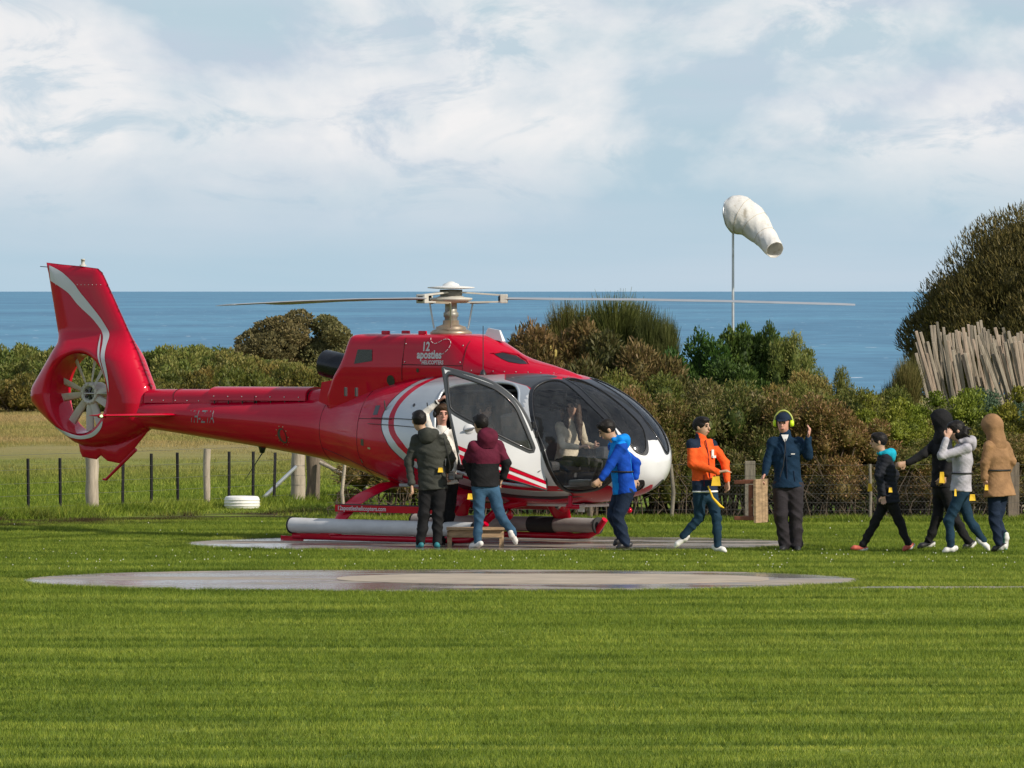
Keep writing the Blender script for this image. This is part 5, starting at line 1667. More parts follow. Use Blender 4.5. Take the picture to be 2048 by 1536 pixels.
gx, gy = np.meshgrid(np.arange(lo[0], hi[0], 5.0), np.arange(lo[1], hi[1], 5.0), indexing='ij')
gpt = np.stack([gx.ravel(), gy.ravel()], 1); gpt = gpt[in_poly(gpt, outer)]
outer_in = offset_poly(outer, -3.2)
for pl in (outer, glass, gl_f, st1, outer_in):
    gpt = gpt[poly_dist(gpt, pl) > 1.5]
DV, DT = cdt([(outer, True), (outer_in, True), (glass, True), (gl_f, True), (st1, True), (st2, True)], gpt, 1e-3)
dc = DV[DT].mean(1); keep = in_poly(dc, outer); DT, dc = DT[keep], dc[keep]
ing = in_poly(dc, glass); inf = in_poly(dc, gl_f) | (~in_poly(dc, outer_in)) & (dc[:, 1] < 905) & (dc[:, 0] < 1064)
dreg = np.zeros(len(dc), int); dreg[in_poly(dc, st1) | in_poly(dc, st2)] = 1; dreg[inf] = 2
def door_mesh(name, sel, mats, off, mi=None, solid=0.0, seal=True):
    V, T, _ = compact(DV, DT[sel])
    P = np.array([dpt(a, b, off) for a, b in V])
    fn = np.cross(P[T[:, 1]] - P[T[:, 0]], P[T[:, 2]] - P[T[:, 0]])
    view = np.array(loc_pt((0, 0, 0))) - P[T].mean(1)
    bad = (fn * view).sum(1) < 0; T = T.copy(); T[bad] = T[bad][:, ::-1]
    me = np_mesh(name, P, T, True, None if mi is None else mi[sel])
    nr = np.array([(dpt(a + 3, b, off) - dpt(a - 3, b, off)).cross(dpt(a, b + 3, off) - dpt(a, b - 3, off)).normalized() for a, b in V])
    nr *= np.sign((nr * (np.array(loc_pt((0, 0, EYE))) - P)).sum(1))[:, None]
    if solid < 0:
        me.flip_normals(); nr = -nr
    me.normals_split_custom_set_from_vertices(nr.tolist())
    return link_mesh(name, me, mats, door)
door_mesh('door_panel', ~ing, [WHITE, RED, GREYP], 0, dreg)
door_mesh('door_lining', ~ing, [LINER], .035, None, -1)
door_mesh('door_window', ing, [DOORGLASS], .012)
k = MB(); k.tube([dpt(a, b, .0175) for a, b in outer] + [dpt(outer[0][0], outer[0][1], .0175)], .0185, 8, cap=False); k.build('door_edge', GREYP, door)
k = MB(); k.tube([dpt(a, b, .008) for a, b in glass] + [dpt(glass[0][0], glass[0][1], .008)], .014, 6, cap=False); k.build('window_seal', BLACK, door)
hp_ = dpt(938, 858, -.004)
k = MB(); k.lathe([(.066, 0), (.06, -.006), (0, -.006)], hp_, tuple(loc_pt((HX, HY + 1, 0)) - loc_pt((HX, HY, 0))), 22); o = k.build('handle_plate', WHITE, door)
a, b = dpt(929, 860, -.03), dpt(949, 856, -.03)
k = MB(); k.tube([a, (a + b) / 2, b], [.012, .018, .012], 8); k.build('door_handle', STEEL, door)
a, b = dpt(1078, 943, -.02), dpt(1092, 930, .12)
k = MB(); k.tube([a, b], .008, 6); k.build('door_strut', STEEL, door)
for q in ((1066, 850), (1072, 868), (1086, 918)):
    a = dpt(q[0], q[1], .01); k = MB(); k.box(a, (.05, .04, .09), None, 0, .01); k.build('hinge', BLACK, door)

# ================================================================ people
class Field:
    """signed distance volume with smooth unions, polygonised by surface nets"""
    def __init__(self, lo, hi, h):
        self.h = h; self.lo = np.asarray(lo, np.float32)
        self.n = np.ceil((np.asarray(hi) - self.lo) / h).astype(int) + 1
        self.a = np.full(self.n, 1.0, np.float32)
        self.ax = [self.lo[i] + h * np.arange(self.n[i], dtype=np.float32) for i in range(3)]
    def sub(self, lo, hi):
        s = []
        for i in range(3):
            a = int(np.clip(math.floor((lo[i] - self.lo[i]) / self.h), 0, self.n[i]))
            b = int(np.clip(math.ceil((hi[i] - self.lo[i]) / self.h) + 1, 0, self.n[i]))
            s.append(slice(a, max(a, b)))
        P = np.stack(np.meshgrid(*[self.ax[i][s[i]] for i in range(3)], indexing='ij'), -1)
        return tuple(s), P
    def _merge(self, s, d, k):
        if d.size == 0: return
        c = self.a[s]
        h = np.clip(.5 + .5 * (c - d) / k, 0, 1)
        self.a[s] = c * (1 - h) + d * h - k * h * (1 - h)
    def cone(self, a, b, ra, rb, k=.02, flat=None, fk=1.4):
        a, b = np.asarray(a, np.float32), np.asarray(b, np.float32)
        m = max(ra, rb) + k * 1.5 + .02
        s, P = self.sub(np.minimum(a, b) - m, np.maximum(a, b) + m)
        ba = b - a; L = float(ba @ ba) + 1e-9
        t = np.clip(((P - a) @ ba) / L, 0, 1)
        q = P - a - t[..., None] * ba
        if flat is not None:
            f = np.asarray(flat, np.float32); q = q + ((q @ f) * (fk - 1))[..., None] * f
        self._merge(s, np.linalg.norm(q, axis=-1) - (ra + (rb - ra) * t), k)
    def ell(self, c, R, r, k=.02):
        c = np.asarray(c, np.float32); r = np.asarray(r, np.float32)
        m = r.max() + k * 1.5 + .02
        s, P = self.sub(c - m, c + m)
        q = (P - c) @ np.asarray(R, np.float32).T
        k0 = np.linalg.norm(q / r, axis=-1); k1 = np.linalg.norm(q / (r * r), axis=-1) + 1e-9
        self._merge(s, k0 * (k0 - 1) / k1, k)
    def carve(self, c, R, r, k=.015):
        c = np.asarray(c, np.float32); r = np.asarray(r, np.float32)
        s, P = self.sub(c - r.max() - .05, c + r.max() + .05)
        q = (P - c) @ np.asarray(R, np.float32).T
        k0 = np.linalg.norm(q / r, axis=-1); k1 = np.linalg.norm(q / (r * r), axis=-1) + 1e-9
        d = -(k0 * (k0 - 1) / k1); cur = self.a[s]
        h = np.clip(.5 - .5 * (cur - d) / k, 0, 1)
        self.a[s] = cur * (1 - h) + d * h + k * h * (1 - h)
    def cut(self, p, n):
        s, P = self.sub(self.lo, self.lo + self.h * self.n)
        d = (P - np.asarray(p, np.float32)) @ np.asarray(n, np.float32)
        self.a[s] = np.maximum(self.a[s], d)
    def ripple(self, fn):
        s, P = self.sub(self.lo, self.lo + self.h * self.n)
        self.a[s] += fn(P)
    def mesh(self):
        a = self.a; ins = a < 0
        c = [ins[i:ins.shape[0] - 1 + i, j:ins.shape[1] - 1 + j, k:ins.shape[2] - 1 + k] for i in (0, 1) for j in (0, 1) for k in (0, 1)]
        cnt = sum(x.astype(np.int8) for x in c)
        idx = np.argwhere((cnt > 0) & (cnt < 8))
        if len(idx) == 0:
            return np.zeros((0, 3)), np.zeros((0, 4), int)
        ids = -np.ones(cnt.shape, np.int64); ids[tuple(idx.T)] = np.arange(len(idx))
        acc = np.zeros((len(idx), 3)); w = np.zeros(len(idx))
        cor = [(i, j, k) for i in (0, 1) for j in (0, 1) for k in (0, 1)]
        for p in cor:
            for d in range(3):
                if p[d]: continue
                q = list(p); q[d] = 1
                va = a[idx[:, 0] + p[0], idx[:, 1] + p[1], idx[:, 2] + p[2]]
                vb = a[idx[:, 0] + q[0], idx[:, 1] + q[1], idx[:, 2] + q[2]]
                m = (va < 0) != (vb < 0)
                t = np.where(m, va / np.where(m, va - vb, 1), 0)
                pt = np.tile(np.array(p, float), (len(idx), 1)); pt[:, d] += t
                acc[m] += pt[m]; w[m] += 1
        V = (idx + acc / w[:, None]) * self.h + self.lo
        Fs = []
        for d in range(3):
            e1, e2 = (d + 1) % 3, (d + 2) % 3
            sl0 = [slice(None)] * 3; sl1 = [slice(None)] * 3
            sl0[d] = slice(0, -1); sl1[d] = slice(1, None)
            x = ins[tuple(sl0)]; y = ins[tuple(sl1)]
            E = np.argwhere(x != y)
            E = E[(E[:, e1] > 0) & (E[:, e2] > 0) & (E[:, e1] < a.shape[e1] - 1) & (E[:, e2] < a.shape[e2] - 1)]
            sg = x[tuple(E.T)]
            o1 = np.zeros(3, int); o1[e1] = 1; o2 = np.zeros(3, int); o2[e2] = 1
            q = np.stack([ids[tuple((E - o1 - o2).T)], ids[tuple((E - o2).T)], ids[tuple(E.T)], ids[tuple((E - o1).T)]], 1)
            q[~sg] = q[~sg][:, ::-1]
            Fs.append(q)
        Fs = np.concatenate(Fs)
        return V, Fs[(Fs >= 0).all(1)]

def cloth(name, color, rough=.85, var=.28, sheen=.0, scale=7, bmp=.5):
    return mat(name, color, rough, var=var, scale=scale, bmp=bmp, bscale=45, sheen=sheen, spec=.2)
def skin_mat(name, c):
    m, nt, bs = nodes_of(name)
    nt.links.new(ramp(nt, noise(nt, 22, 4, .6), [(.3, tuple(v * .86 for v in c)), (.7, tuple(v * 1.08 for v in c))]), bs.inputs['Base Color'])
    bs.inputs['Roughness'].default_value = .5
    bs.inputs['Subsurface Weight'].default_value = .08
    bs.inputs['Subsurface Radius'].default_value = (.01, .004, .002)
    MATS[name] = m
    return m
SKIN_A = skin_mat('skin_light', (.56, .33, .235)); SKIN_B = skin_mat('skin_tan', (.50, .31, .20)); SKIN_P = skin_mat('skin_ruddy', (.60, .31, .23))
HAIR = cloth('hair_black', (.012, .010, .009), .5, .3, bmp=.6)
HAIRB = cloth('hair_brown', (.06, .035, .02), .5, .3, bmp=.6)
EYE_M = mat('eye_dark', (.02, .014, .012), .3, var=.1)
LIP_M = mat('lip', (.42, .17, .14), .5, var=.1)
M_ = {n: cloth(n, c) for n, c in dict(
    olive_jacket=(.048, .050, .042), black_cloth=(.013, .013, .014), charcoal=(.032, .030, .032), maroon=(.105, .012, .030), jeans=(.038, .092, .155), jeans_dark=(.012, .036, .062),
    navy=(.012, .022, .045), royal=(.006, .06, .38), sky_blue=(.005, .24, .72), orange=(.80, .105, .018), navy_coat=(.007, .027, .058), puffer=(.016, .018, .024),
    teal=(.01, .38, .52), grey_hoodie=(.40, .385, .42), tan_coat=(.29, .165, .08), white_shirt=(.74, .70, .64), collar_grey=(.16, .15, .13), khaki_dark=(.030, .026, .030),
    cream_knit=(.62, .52, .38), dark_cloth=(.05, .045, .045), white_cloth=(.75, .74, .72)).items()}  # the cabin passengers' dark clothes are a dark fabric colour
SHOE_W = mat('shoe_white', (.74, .72, .68), .6, var=.15, scale=20); SHOE_K = mat('shoe_black', (.02, .02, .022), .5)
SHOE_T = mat('shoe_teal', (.02, .18, .21), .6); SHOE_R = mat('shoe_red', (.45, .09, .06), .6, var=.3); SHOE_G = mat('shoe_mint', (.15, .45, .33), .6, var=.4, scale=30)
SOLE = mat('sole_white', (.68, .66, .62), .7); YEL = mat('pouch_yellow', (.80, .50, .02), .6, var=.15); BELT = mat('belt_black', (.015, .015, .015), .6)

def v3(*a): return np.array(a, float)
def unit(v): return v / (np.linalg.norm(v) + 1e-9)
def wave(P, amp, f, seed=0.0):
    x, y, z = P[..., 0], P[..., 1], P[..., 2]
    a = np.abs(np.sin(.5 * f * (z + .5 * x) + 1.3 * np.sin(f * .37 * x + seed + f * .2 * z) + seed)) ** .7
    b = np.abs(np.sin(.4 * f * (z - .7 * x + .5 * y) + 1.2 * np.sin(f * .43 * y + seed * 2 + f * .21 * z))) ** .7
    return amp * 1.7 * ((a - .6) * .6 + (b - .6) * .5)

def person(label, base_px, Y, J, yaw, outfit, group=None, h=.0115, name='person', local=None, scale=1.0, seed=1.0, ground=True):
    """J: joints as (px, py, depth offset); yaw 0 faces the camera, 90 faces right"""
    base = Vector(((base_px - 1024) * Y / F, Y, 0.0))
    root = empty(name, base)
    tag(root, label, 'person', group)
    def W(j):
        p = at(j[0], j[1], Y + j[2]) - base
        return v3(*p)
    g = {k: W(v) if not isinstance(v, list) else [W(q) for q in v] for k, v in J.items() if k not in ('hyaw', 'hpitch', 'curl')}
    ya = math.radians(yaw); f = v3(math.sin(ya), -math.cos(ya), 0); l = v3(math.cos(ya), math.sin(ya), 0)
    hy = math.radians(J.get('hyaw', yaw)); hp = math.radians(J.get('hpitch', 0))
    hf = v3(math.sin(hy) * math.cos(hp), -math.cos(hy) * math.cos(hp), math.sin(hp)); hl = v3(math.cos(hy), math.sin(hy), 0)
    hu = np.cross(hf, hl) * -1 if False else unit(np.cross(hl, hf) * -1)
    if hu[2] < 0: hu = -hu
    HR = np.stack([hl, hf, hu])
    s = scale
    neck, pel, hc = g['neck'], g['pelvis'], g['head']
    up = unit(neck - pel)
    sw = outfit.get('shoulder', .15) * s
    shL = g.get('shL', neck + l * sw - up * .055 * s); shR = g.get('shR', neck - l * sw - up * .055 * s)
    hpL, hpR = pel + l * .085 * s, pel - l * .085 * s
    chest = pel + (neck - pel) * .68
    allp = [hc + v3(0, 0, .16), hc - v3(0, 0, .16), neck, pel, shL, shR] + g['aL'] + g['aR'] + g['lL'] + g['lR']
    allp = np.array(allp); lo = allp.min(0) - .19; hi = allp.max(0) + .19
    lo[2] = max(lo[2], -.02) if ground else lo[2]
    # ---- body: one continuous surface
    b = Field(lo, hi, h)
    b.cone(pel, chest, .125 * s, .135 * s, .03, f, 1.45)
    b.cone(chest, neck - up * .05, .13 * s, .075 * s, .04, f, 1.4)
    b.cone(shL, shR, .05 * s, .05 * s, .04)
    hs = s * 1.1
    b.cone(neck - up * .03, hc - hu * .05 * hs - hf * .015, .052 * hs, .05 * hs, .02)
    b.ell(hc + hu * .018 * hs - hf * .012 * hs, HR, v3(.074, .094, .098) * hs, .02)        # skull
    b.ell(hc - hu * .045 * hs + hf * .022 * hs, HR, v3(.054, .062, .068) * hs, .03)        # jaw
    b.cone(hc + hf * .085 * hs + hu * .012 * hs, hc + hf * .106 * hs - hu * .026 * hs, .009 * hs, .014 * hs, .012)   # nose
    b.cone(hc + hf * .078 * hs + hu * .03 * hs - hl * .03 * hs, hc + hf * .078 * hs + hu * .03 * hs + hl * .03 * hs, .012 * hs, .012 * hs, .015)
    for sg in (-1, 1):
        b.ell(hc + hl * sg * .076 * hs - hu * .005 * hs - hf * .01, HR, v3(.012, .02, .032) * hs, .008)         # ear
        b.carve(hc + hl * sg * .031 * hs + hf * .094 * hs + hu * .008 * hs, HR, v3(.016, .012, .010) * hs, .008)
    b.cone(hc + hf * .082 * hs - hu * .06 * hs - hl * .016, hc + hf * .082 * hs - hu * .06 * hs + hl * .016, .009 * hs, .009 * hs, .01)
    limbs = {}
    for sd, sh, arm in (('L', shL, g['aL']), ('R', shR, g['aR'])):
        el, wr = arm[0], arm[1]
        tip = arm[2] if len(arm) > 2 else wr + unit(wr - el) * .17 * s
        b.cone(sh, el, .05 * s, .038 * s, .025); b.cone(el, wr, .038 * s, .026 * s, .015)
        hsz = s * 1.12
        d = unit(tip - wr); hl_ = .085 * hsz
        pn = unit(np.cross(d, f) + 1e-3) if abs(d @ f) < .9 else l
        pn = unit(pn - d * (pn @ d)); side = unit(np.cross(d, pn))
        inward = 1 if side @ (l if sd == 'R' else -l) > 0 else -1
        palm = wr + d * hl_
        b.cone(wr + d * .02, palm, .031 * hsz, .036 * hsz, .012, pn, 2.0)
        curl = J.get('curl', {}).get(sd, .45)
        for i, ln in enumerate((.068, .078, .072, .056)):
            o = side * (i - 1.5) * .020 * hsz * -inward
            r0 = palm + o - d * .008
            k1 = r0 + unit(d + pn * inward * curl * .6) * ln * .55 * hsz
            k2 = k1 + unit(d * (1 - curl * .9) + pn * inward * curl * 1.4) * ln * .5 * hsz
            b.cone(r0, k1, .0095 * hsz, .009 * hsz, .005); b.cone(k1, k2, .009 * hsz, .0078 * hsz, .004)
        t0 = wr + d * .03 * hsz + side * .026 * hsz * inward; t1 = t0 + unit(d * .7 + side * inward * .75) * .04 * hsz; t2 = t1 + unit(d + pn * inward * .3) * .032 * hsz
        b.cone(t0, t1, .013 * hsz, .011 * hsz, .008); b.cone(t1, t2, .011 * hsz, .009 * hsz, .004)
        limbs[sd] = (sh, el, wr)
    for sd, hpj, leg in (('L', hpL, g['lL']), ('R', hpR, g['lR'])):
        kn, an, to = leg
        b.cone(hpj, kn, .078 * s, .05 * s, .03); b.cone(kn, an, .05 * s, .034 * s, .02)
        b.cone(an, an - v3(0, 0, .01) + .75 * (to - an), .026 * s, .014 * s, .015)
    V, Fc = b.mesh()
    skin = outfit.get('skin', SKIN_A)
    link_mesh('body', np_mesh('body', V, Fc, True), skin, root)
    # ---- trousers
    tr = outfit['trousers']
    q = Field(lo, hi, .0125)
    ease = outfit.get('ease', 0.0)
    q.cone(pel + up * .10 * s, pel - up * .02, .150 * s, .152 * s, .03, f, 1.35)
    for hpj, leg in ((hpL, g['lL']), (hpR, g['lR'])):
        kn, an, to = leg
        q.cone(hpj, kn, (.098 + ease) * s, (.070 + ease) * s, .025); q.cone(kn, an - unit(an - kn) * .01, (.070 + ease) * s, (.055 + ease * 1.3) * s, .02)
    q.ripple(lambda P: wave(P, .0075, 42, seed) * (1 + .7 * (P[..., 2] < .55 * s)) + wave(P, .002, 90, seed + 2))
    for leg in (g['lL'], g['lR']):
        pass
    V, Fc = q.mesh()
    link_mesh('trousers', np_mesh('trousers', V, Fc, True), tr, root)
    # ---- top
    top = outfit['top']; t_ = outfit.get('thick', .025)
    hem = pel - up * outfit.get('hem', .06) * s
    q = Field(lo, hi, .0125)
    flare = outfit.get('flare', 0)
    q.cone(hem, pel + up * .12 * s, (max(.152 + t_ * .6, .192 + ease * .9) + flare) * s, (.135 + t_) * s, .03, f, 1.32)
    q.cone(pel + up * .12 * s, chest, (.135 + t_) * s, (.145 + t_) * s, .03, f, 1.36)
    q.cone(chest, neck - up * .055 * s, (.140 + t_) * s, (.07 + t_) * s, .04, f, 1.3)
    q.cone(shL, shR, (.050 + t_ * .6) * s, (.050 + t_ * .6) * s, .035)
    if outfit.get('collar', True):
        q.cone(neck - up * .05, neck + up * outfit.get('collar_h', .02) * s, (.07 + t_ * .4) * s, (.062 + t_ * .4) * s, .02)
    for sh, el, wr in limbs.values():
        e2 = wr - unit(wr - el) * .012
        q.cone(sh, el, (.053 + t_ * .5) * s, (.044 + t_ * .45) * s, .03); q.cone(el, e2, (.044 + t_ * .45) * s, (.034 + t_ * .35) * s, .02)
    amp = outfit.get('wrinkle', .0075)
    if outfit.get('puffer'):
        pf = outfit['puffer']
        q.ripple(lambda P: .011 * (np.abs(np.sin((P[..., 2] + .04 * np.sin(P[..., 0] * 9)) * math.pi / pf)) ** .6 - .75) * -1)
    q.ripple(lambda P: wave(P, amp, 34, seed + 5) + wave(P, amp * .5, 80, seed + 1))
    q.cut(hem, -up)
    V, Fc = q.mesh()
    mats_t = top if isinstance(top, list) else [top]
    mi = None
    if 'regions' in outfit:
        cw = V[Fc].mean(1)
        loc = np.stack([(cw - pel) @ l, (cw - pel) @ f, (cw - pel) @ up / np.linalg.norm(neck - pel)], 1)
        arm_d = np.full(len(cw), 9.0); fore = np.full(len(cw), 9.0)
        for sh, el, wr in limbs.values():
            for a_, b_, w_ in ((sh, el, 0), (el, wr, 1)):
                ba = b_ - a_; t = np.clip(((cw - a_) @ ba) / (ba @ ba), 0, 1)
                d = np.linalg.norm(cw - a_ - t[:, None] * ba, axis=1)
                if w_: fore = np.minimum(fore, d)
                arm_d = np.minimum(arm_d, d)
        mi = outfit['regions'](loc, arm_d, fore)
    link_mesh(outfit.get('top_name', 'jacket'), np_mesh('jacket', V, Fc, True, mi), mats_t, root)
    # ---- shoes
    for leg, sd in ((g['lL'], 0), (g['lR'], 1)):
        kn, an, to = leg
        d = to - an; d = unit(d)
        q = Field(np.minimum(an, to) - .14, np.maximum(an, to) + .14, .009)
        sn = unit(np.cross(d, unit(np.cross(v3(0, 0, 1), d)) )) if abs(d[2]) < .97 else f
        if sn[2] < 0: sn = -sn
        heel = an - sn * .045 * s - d * .045 * s; ball_ = to - sn * .0 + d * -.05 * s
        if ground:
            pass
        q.cone(an - sn * .01, an - sn * .04 * s, .038 * s, .040 * s, .02)
        q.cone(heel, ball_, .036 * s, .038 * s, .015); q.cone(ball_, to - d * .015, .038 * s, .028 * s, .015, sn, 1.25)
        if ground:
            q.cut(v3(0, 0, .004), v3(0, 0, -1))
        V, Fc = q.mesh()
        cw = V[Fc].mean(1)
        rel = (cw - (heel + ball_) / 2) @ sn
        sm = (rel < -.018).astype(int)
        shoe, sole = outfit.get('shoes', (SHOE_K, SHOE_K))
        if isinstance(shoe, list): shoe = shoe[sd]
        link_mesh('shoe', np_mesh('shoe', V, Fc, True, sm), [shoe, sole], root)
    # ---- hair / hood / cap
    hm = outfit.get('hair', HAIR)
    if hm is not None:
        q = Field(hc - .2, hc + .2, .009)
        q.ell(hc + hu * .030 * hs - hf * .018 * hs, HR, v3(.086, .104, .102) * hs, .02)
        if outfit.get('fringe', True):
            q.ell(hc + hu * .085 * hs + hf * .045 * hs, HR, v3(.07, .05, .035) * hs, .03)
        q.ripple(lambda P: wave(P, .004, 120, seed))
        # open the face
        q.carve(hc + hf * .115 * hs - hu * .045 * hs, HR, v3(.082, .078, .105) * hs, .012)
        q.cut(hc - hu * outfit.get('hair_len', .055) * hs, -hu)
        V, Fc = q.mesh(); link_mesh('hair', np_mesh('hair', V, Fc, True), hm, root)
    for hood in outfit.get('hoods', []):
        kind, mm = hood
        q = Field(hc - .3, hc + .3, .011)
        if kind == 'down':
            c = neck - f * .072 * hs + up * .035 * hs
            q.cone(c + l * .075 * hs + f * .05, c - f * .02, .052 * hs, .062 * hs, .03); q.cone(c - l * .075 * hs + f * .05, c - f * .02, .052 * hs, .062 * hs, .03)
            q.cone(c + l * .07 * hs, c + l * .06 + f * .13 * hs, .042 * hs, .03 * hs, .03); q.cone(c - l * .07 * hs, c - l * .06 + f * .13 * hs, .042 * hs, .03 * hs, .03)
            q.ell(c - f * .03 * hs - up * .035 * hs, np.stack([l, f, up]), v3(.105, .055, .09) * hs, .03)
        elif kind == 'half':      # bulky hood standing up behind the head
            c = neck + up * .07 * hs - f * .05 * hs
            q.ell(c, np.stack([l, f, up]), v3(.125, .10, .10) * hs, .03); q.cone(c - up * .03, neck - up * .05, .11 * hs, .12 * hs, .04)
        else:
            q.ell(hc + hu * .015 * hs + hf * .005 * hs, HR, v3(.108, .135, .132) * hs, .02)
            q.cone(hc - hf * .03 * hs - hu * .04, neck - up * .03, .10 * hs, .135 * hs, .05, f, 1.2)
            q.carve(hc + hf * .150 * hs - hu * .02 * hs, HR, v3(.064, .075, .092) * hs, .015)
        q.ripple(lambda P: wave(P, .004, 45, seed + 3))
        V, Fc = q.mesh(); link_mesh('hood', np_mesh('hood', V, Fc, True), mm, root)
    if outfit.get('face', True):
        for sg in (-1, 1):
            k = MB(); k.ball(hc + hl * sg * .031 * hs + hf * .086 * hs + hu * .008 * hs, .0105 * hs, 8); k.build('eye', EYE_M, root)
            k = MB(); k.tube([hc + hl * sg * .015 * hs + hf * .092 * hs + hu * .028 * hs, hc + hl * sg * .045 * hs + hf * .082 * hs + hu * .028 * hs], .005 * hs, 5); k.build('eyebrow', hm or HAIR, root)
        k = MB(); k.tube([hc - hl * .022 * hs + hf * .085 * hs - hu * .058 * hs, hc + hf * .093 * hs - hu * .060 * hs, hc + hl * .022 * hs + hf * .085 * hs - hu * .058 * hs], [.004 * hs, .007 * hs, .004 * hs], 6); k.build('mouth', LIP_M, root)
    if outfit.get('belt'):
        zf = outfit['belt']
        c = pel + (neck - pel) * zf
        k = MB(); rx, ry = (.142 + t_ * 1.08) * s, (.142 + t_ * 1.08) / 1.33 * s
        k.tube([c + l * rx * math.cos(t) + f * ry * math.sin(t) for t in np.linspace(0, 2 * math.pi, 25)], .011, 5, cap=False, squash=1); k.build('belt', BELT, root)
    for px, py, dy, w_, h_ in outfit.get('pouches', []):
        p = W((px, py, dy)); k = MB()
        k.add([p + v3(-w_ * .35, 0, h_ / 2), p + v3(w_ * .35, 0, h_ / 2), p + v3(w_ * .5, 0, -h_ / 2), p + v3(-w_ * .5, -.01, -h_ / 2),
               p + v3(-w_ * .35, .03, h_ / 2), p + v3(w_ * .35, .03, h_ / 2), p + v3(w_ * .5, .04, -h_ / 2), p + v3(-w_ * .5, .04, -h_ / 2)],
              [(0, 3, 2, 1), (4, 5, 6, 7), (0, 1, 5, 4), (3, 7, 6, 2), (0, 4, 7, 3), (1, 2, 6, 5)])
        k.build('pouch', YEL, root)
    if outfit.get('zip'):
        z0, z1, mz = outfit['zip']; k = MB(); rr = (.140 + t_) / 1.34 * s
        k.tube([pel + (neck - pel) * t + f * (rr * (1.04 if t < .75 else 1.04 - 1.1 * (t - .75))) for t in np.linspace(z0, z1, 9)], .007, 5); k.build('zip', mz, root)
        for sg in (-1, 1):
            k = MB(); k.tube([pel + (neck - pel) * t + f * rr * .93 + l * sg * (.085 + .05 * (.35 - t)) * s for t in (.1, .2, .32)], .005, 4); k.build('pocket_seam', mz, root)
    return root, dict(base=base, W=W, hc=hc, HR=HR, hl=hl, hf=hf, hu=hu, neck=neck, f=f, l=l, up=up, pel=pel)

def knee_ok(*a): return a

# 1 photographer in the quilted olive jacket, back to us
ph, q1 = person('man in dark olive quilted jacket with a camera, seen from behind beside the open door', 856, 101.1, dict(
    head=(838, 842, .0), neck=(858, 872, 0), pelvis=(866, 972, 0), hyaw=-165, hpitch=-8,
    aL=[(816, 922, .06), (824, 968, -.02), (828, 982, -.02)] if False else [(818, 922, .04), (823, 968, -.02), (825, 986, -.03)],
    aR=[(902, 915, .02), (897, 942, .20), (892, 948, .27)],
    lL=[(848, 1030, .0), (841, 1085, .03), (836, 1094, .20)], lR=[(876, 1030, -.02), (874, 1085, .0), (874, 1094, .17)], curl=dict(L=.5, R=.9)),
    172, dict(top=M_['olive_jacket'], trousers=M_['black_cloth'], shoes=(SHOE_T, SHOE_T), thick=.045, hem=.045, puffer=.085, hoods=[('down', M_['olive_jacket'])], skin=SKIN_B, ease=.008, hair_len=.085,
              pouches=[(881, 940, -.17, .07, .06)], shoulder=.165), seed=1.3)
# 2 pilot in white shirt behind the door edge
pi, q2 = person('pilot in white shirt and headset holding the top edge of the open door', 888, 102.2, dict(
    head=(884, 828, 0), neck=(884, 858, .02), pelvis=(890, 965, .05), hyaw=14, hpitch=-4,
    aR=[(850, 826, .0), (876, 803, -.04), (890, 793, -.08)], aL=[(912, 905, .02), (905, 945, -.05), (900, 958, -.08)],
    lL=[(899, 1028, .02), (899, 1082, .04), (902, 1090, -.16)], lR=[(883, 1028, .02), (884, 1082, .04), (880, 1090, -.16)], curl=dict(R=.7, L=.4)),
    6, dict(top=M_['white_shirt'], trousers=M_['black_cloth'], top_name='shirt', thick=.012, hem=.02, skin=SKIN_P, hair=HAIRB, shoes=(SHOE_K, SHOE_K), collar_h=.015), seed=2.1)
for sg in (-1, 1):
    k = MB(); c = q2['hc'] + q2['hl'] * sg * .094; k.ball(c, (.03, .042, .05), 12); k.build('ear_cup', RUBBER, pi)
k = MB(); k.tube([q2['hc'] + q2['hl'] * .106 * math.cos(t) + q2['hu'] * (.02 + .128 * math.sin(t)) for t in np.linspace(0, math.pi, 13)], .010, 6); k.build('headband', RUBBER, pi)
k = MB(); k.add([q2['neck'] + q2['l'] * a + q2['f'] * b + q2['up'] * c for a, b, c in ((-.075, .05, .02), (-.012, .105, -.045), (-.06, .10, -.085), (-.095, .07, -.02))], [(0, 1, 2, 3)]); k.add([q2['neck'] + q2['l'] * -a + q2['f'] * b + q2['up'] * c for a, b, c in ((-.075, .05, .02), (-.012, .105, -.045), (-.06, .10, -.085), (-.095, .07, -.02))], [(3, 2, 1, 0)])
k.build('collar', M_['white_cloth'], pi)
k = MB(); k.box(q2['neck'] - q2['l'] * .14 + v3(0, -.02, .0), (.09, .05, .02), None, 0, .004); k.build('epaulette', BELT, pi)
k = MB(); w0 = q2['W']((873, 805, -.04)); k.lathe([(.034, -.012), (.037, 0), (.034, .012)], w0, tuple(q2['W']((884, 797, -.06)) - w0), 12); k.build('watch', BELT, pi)
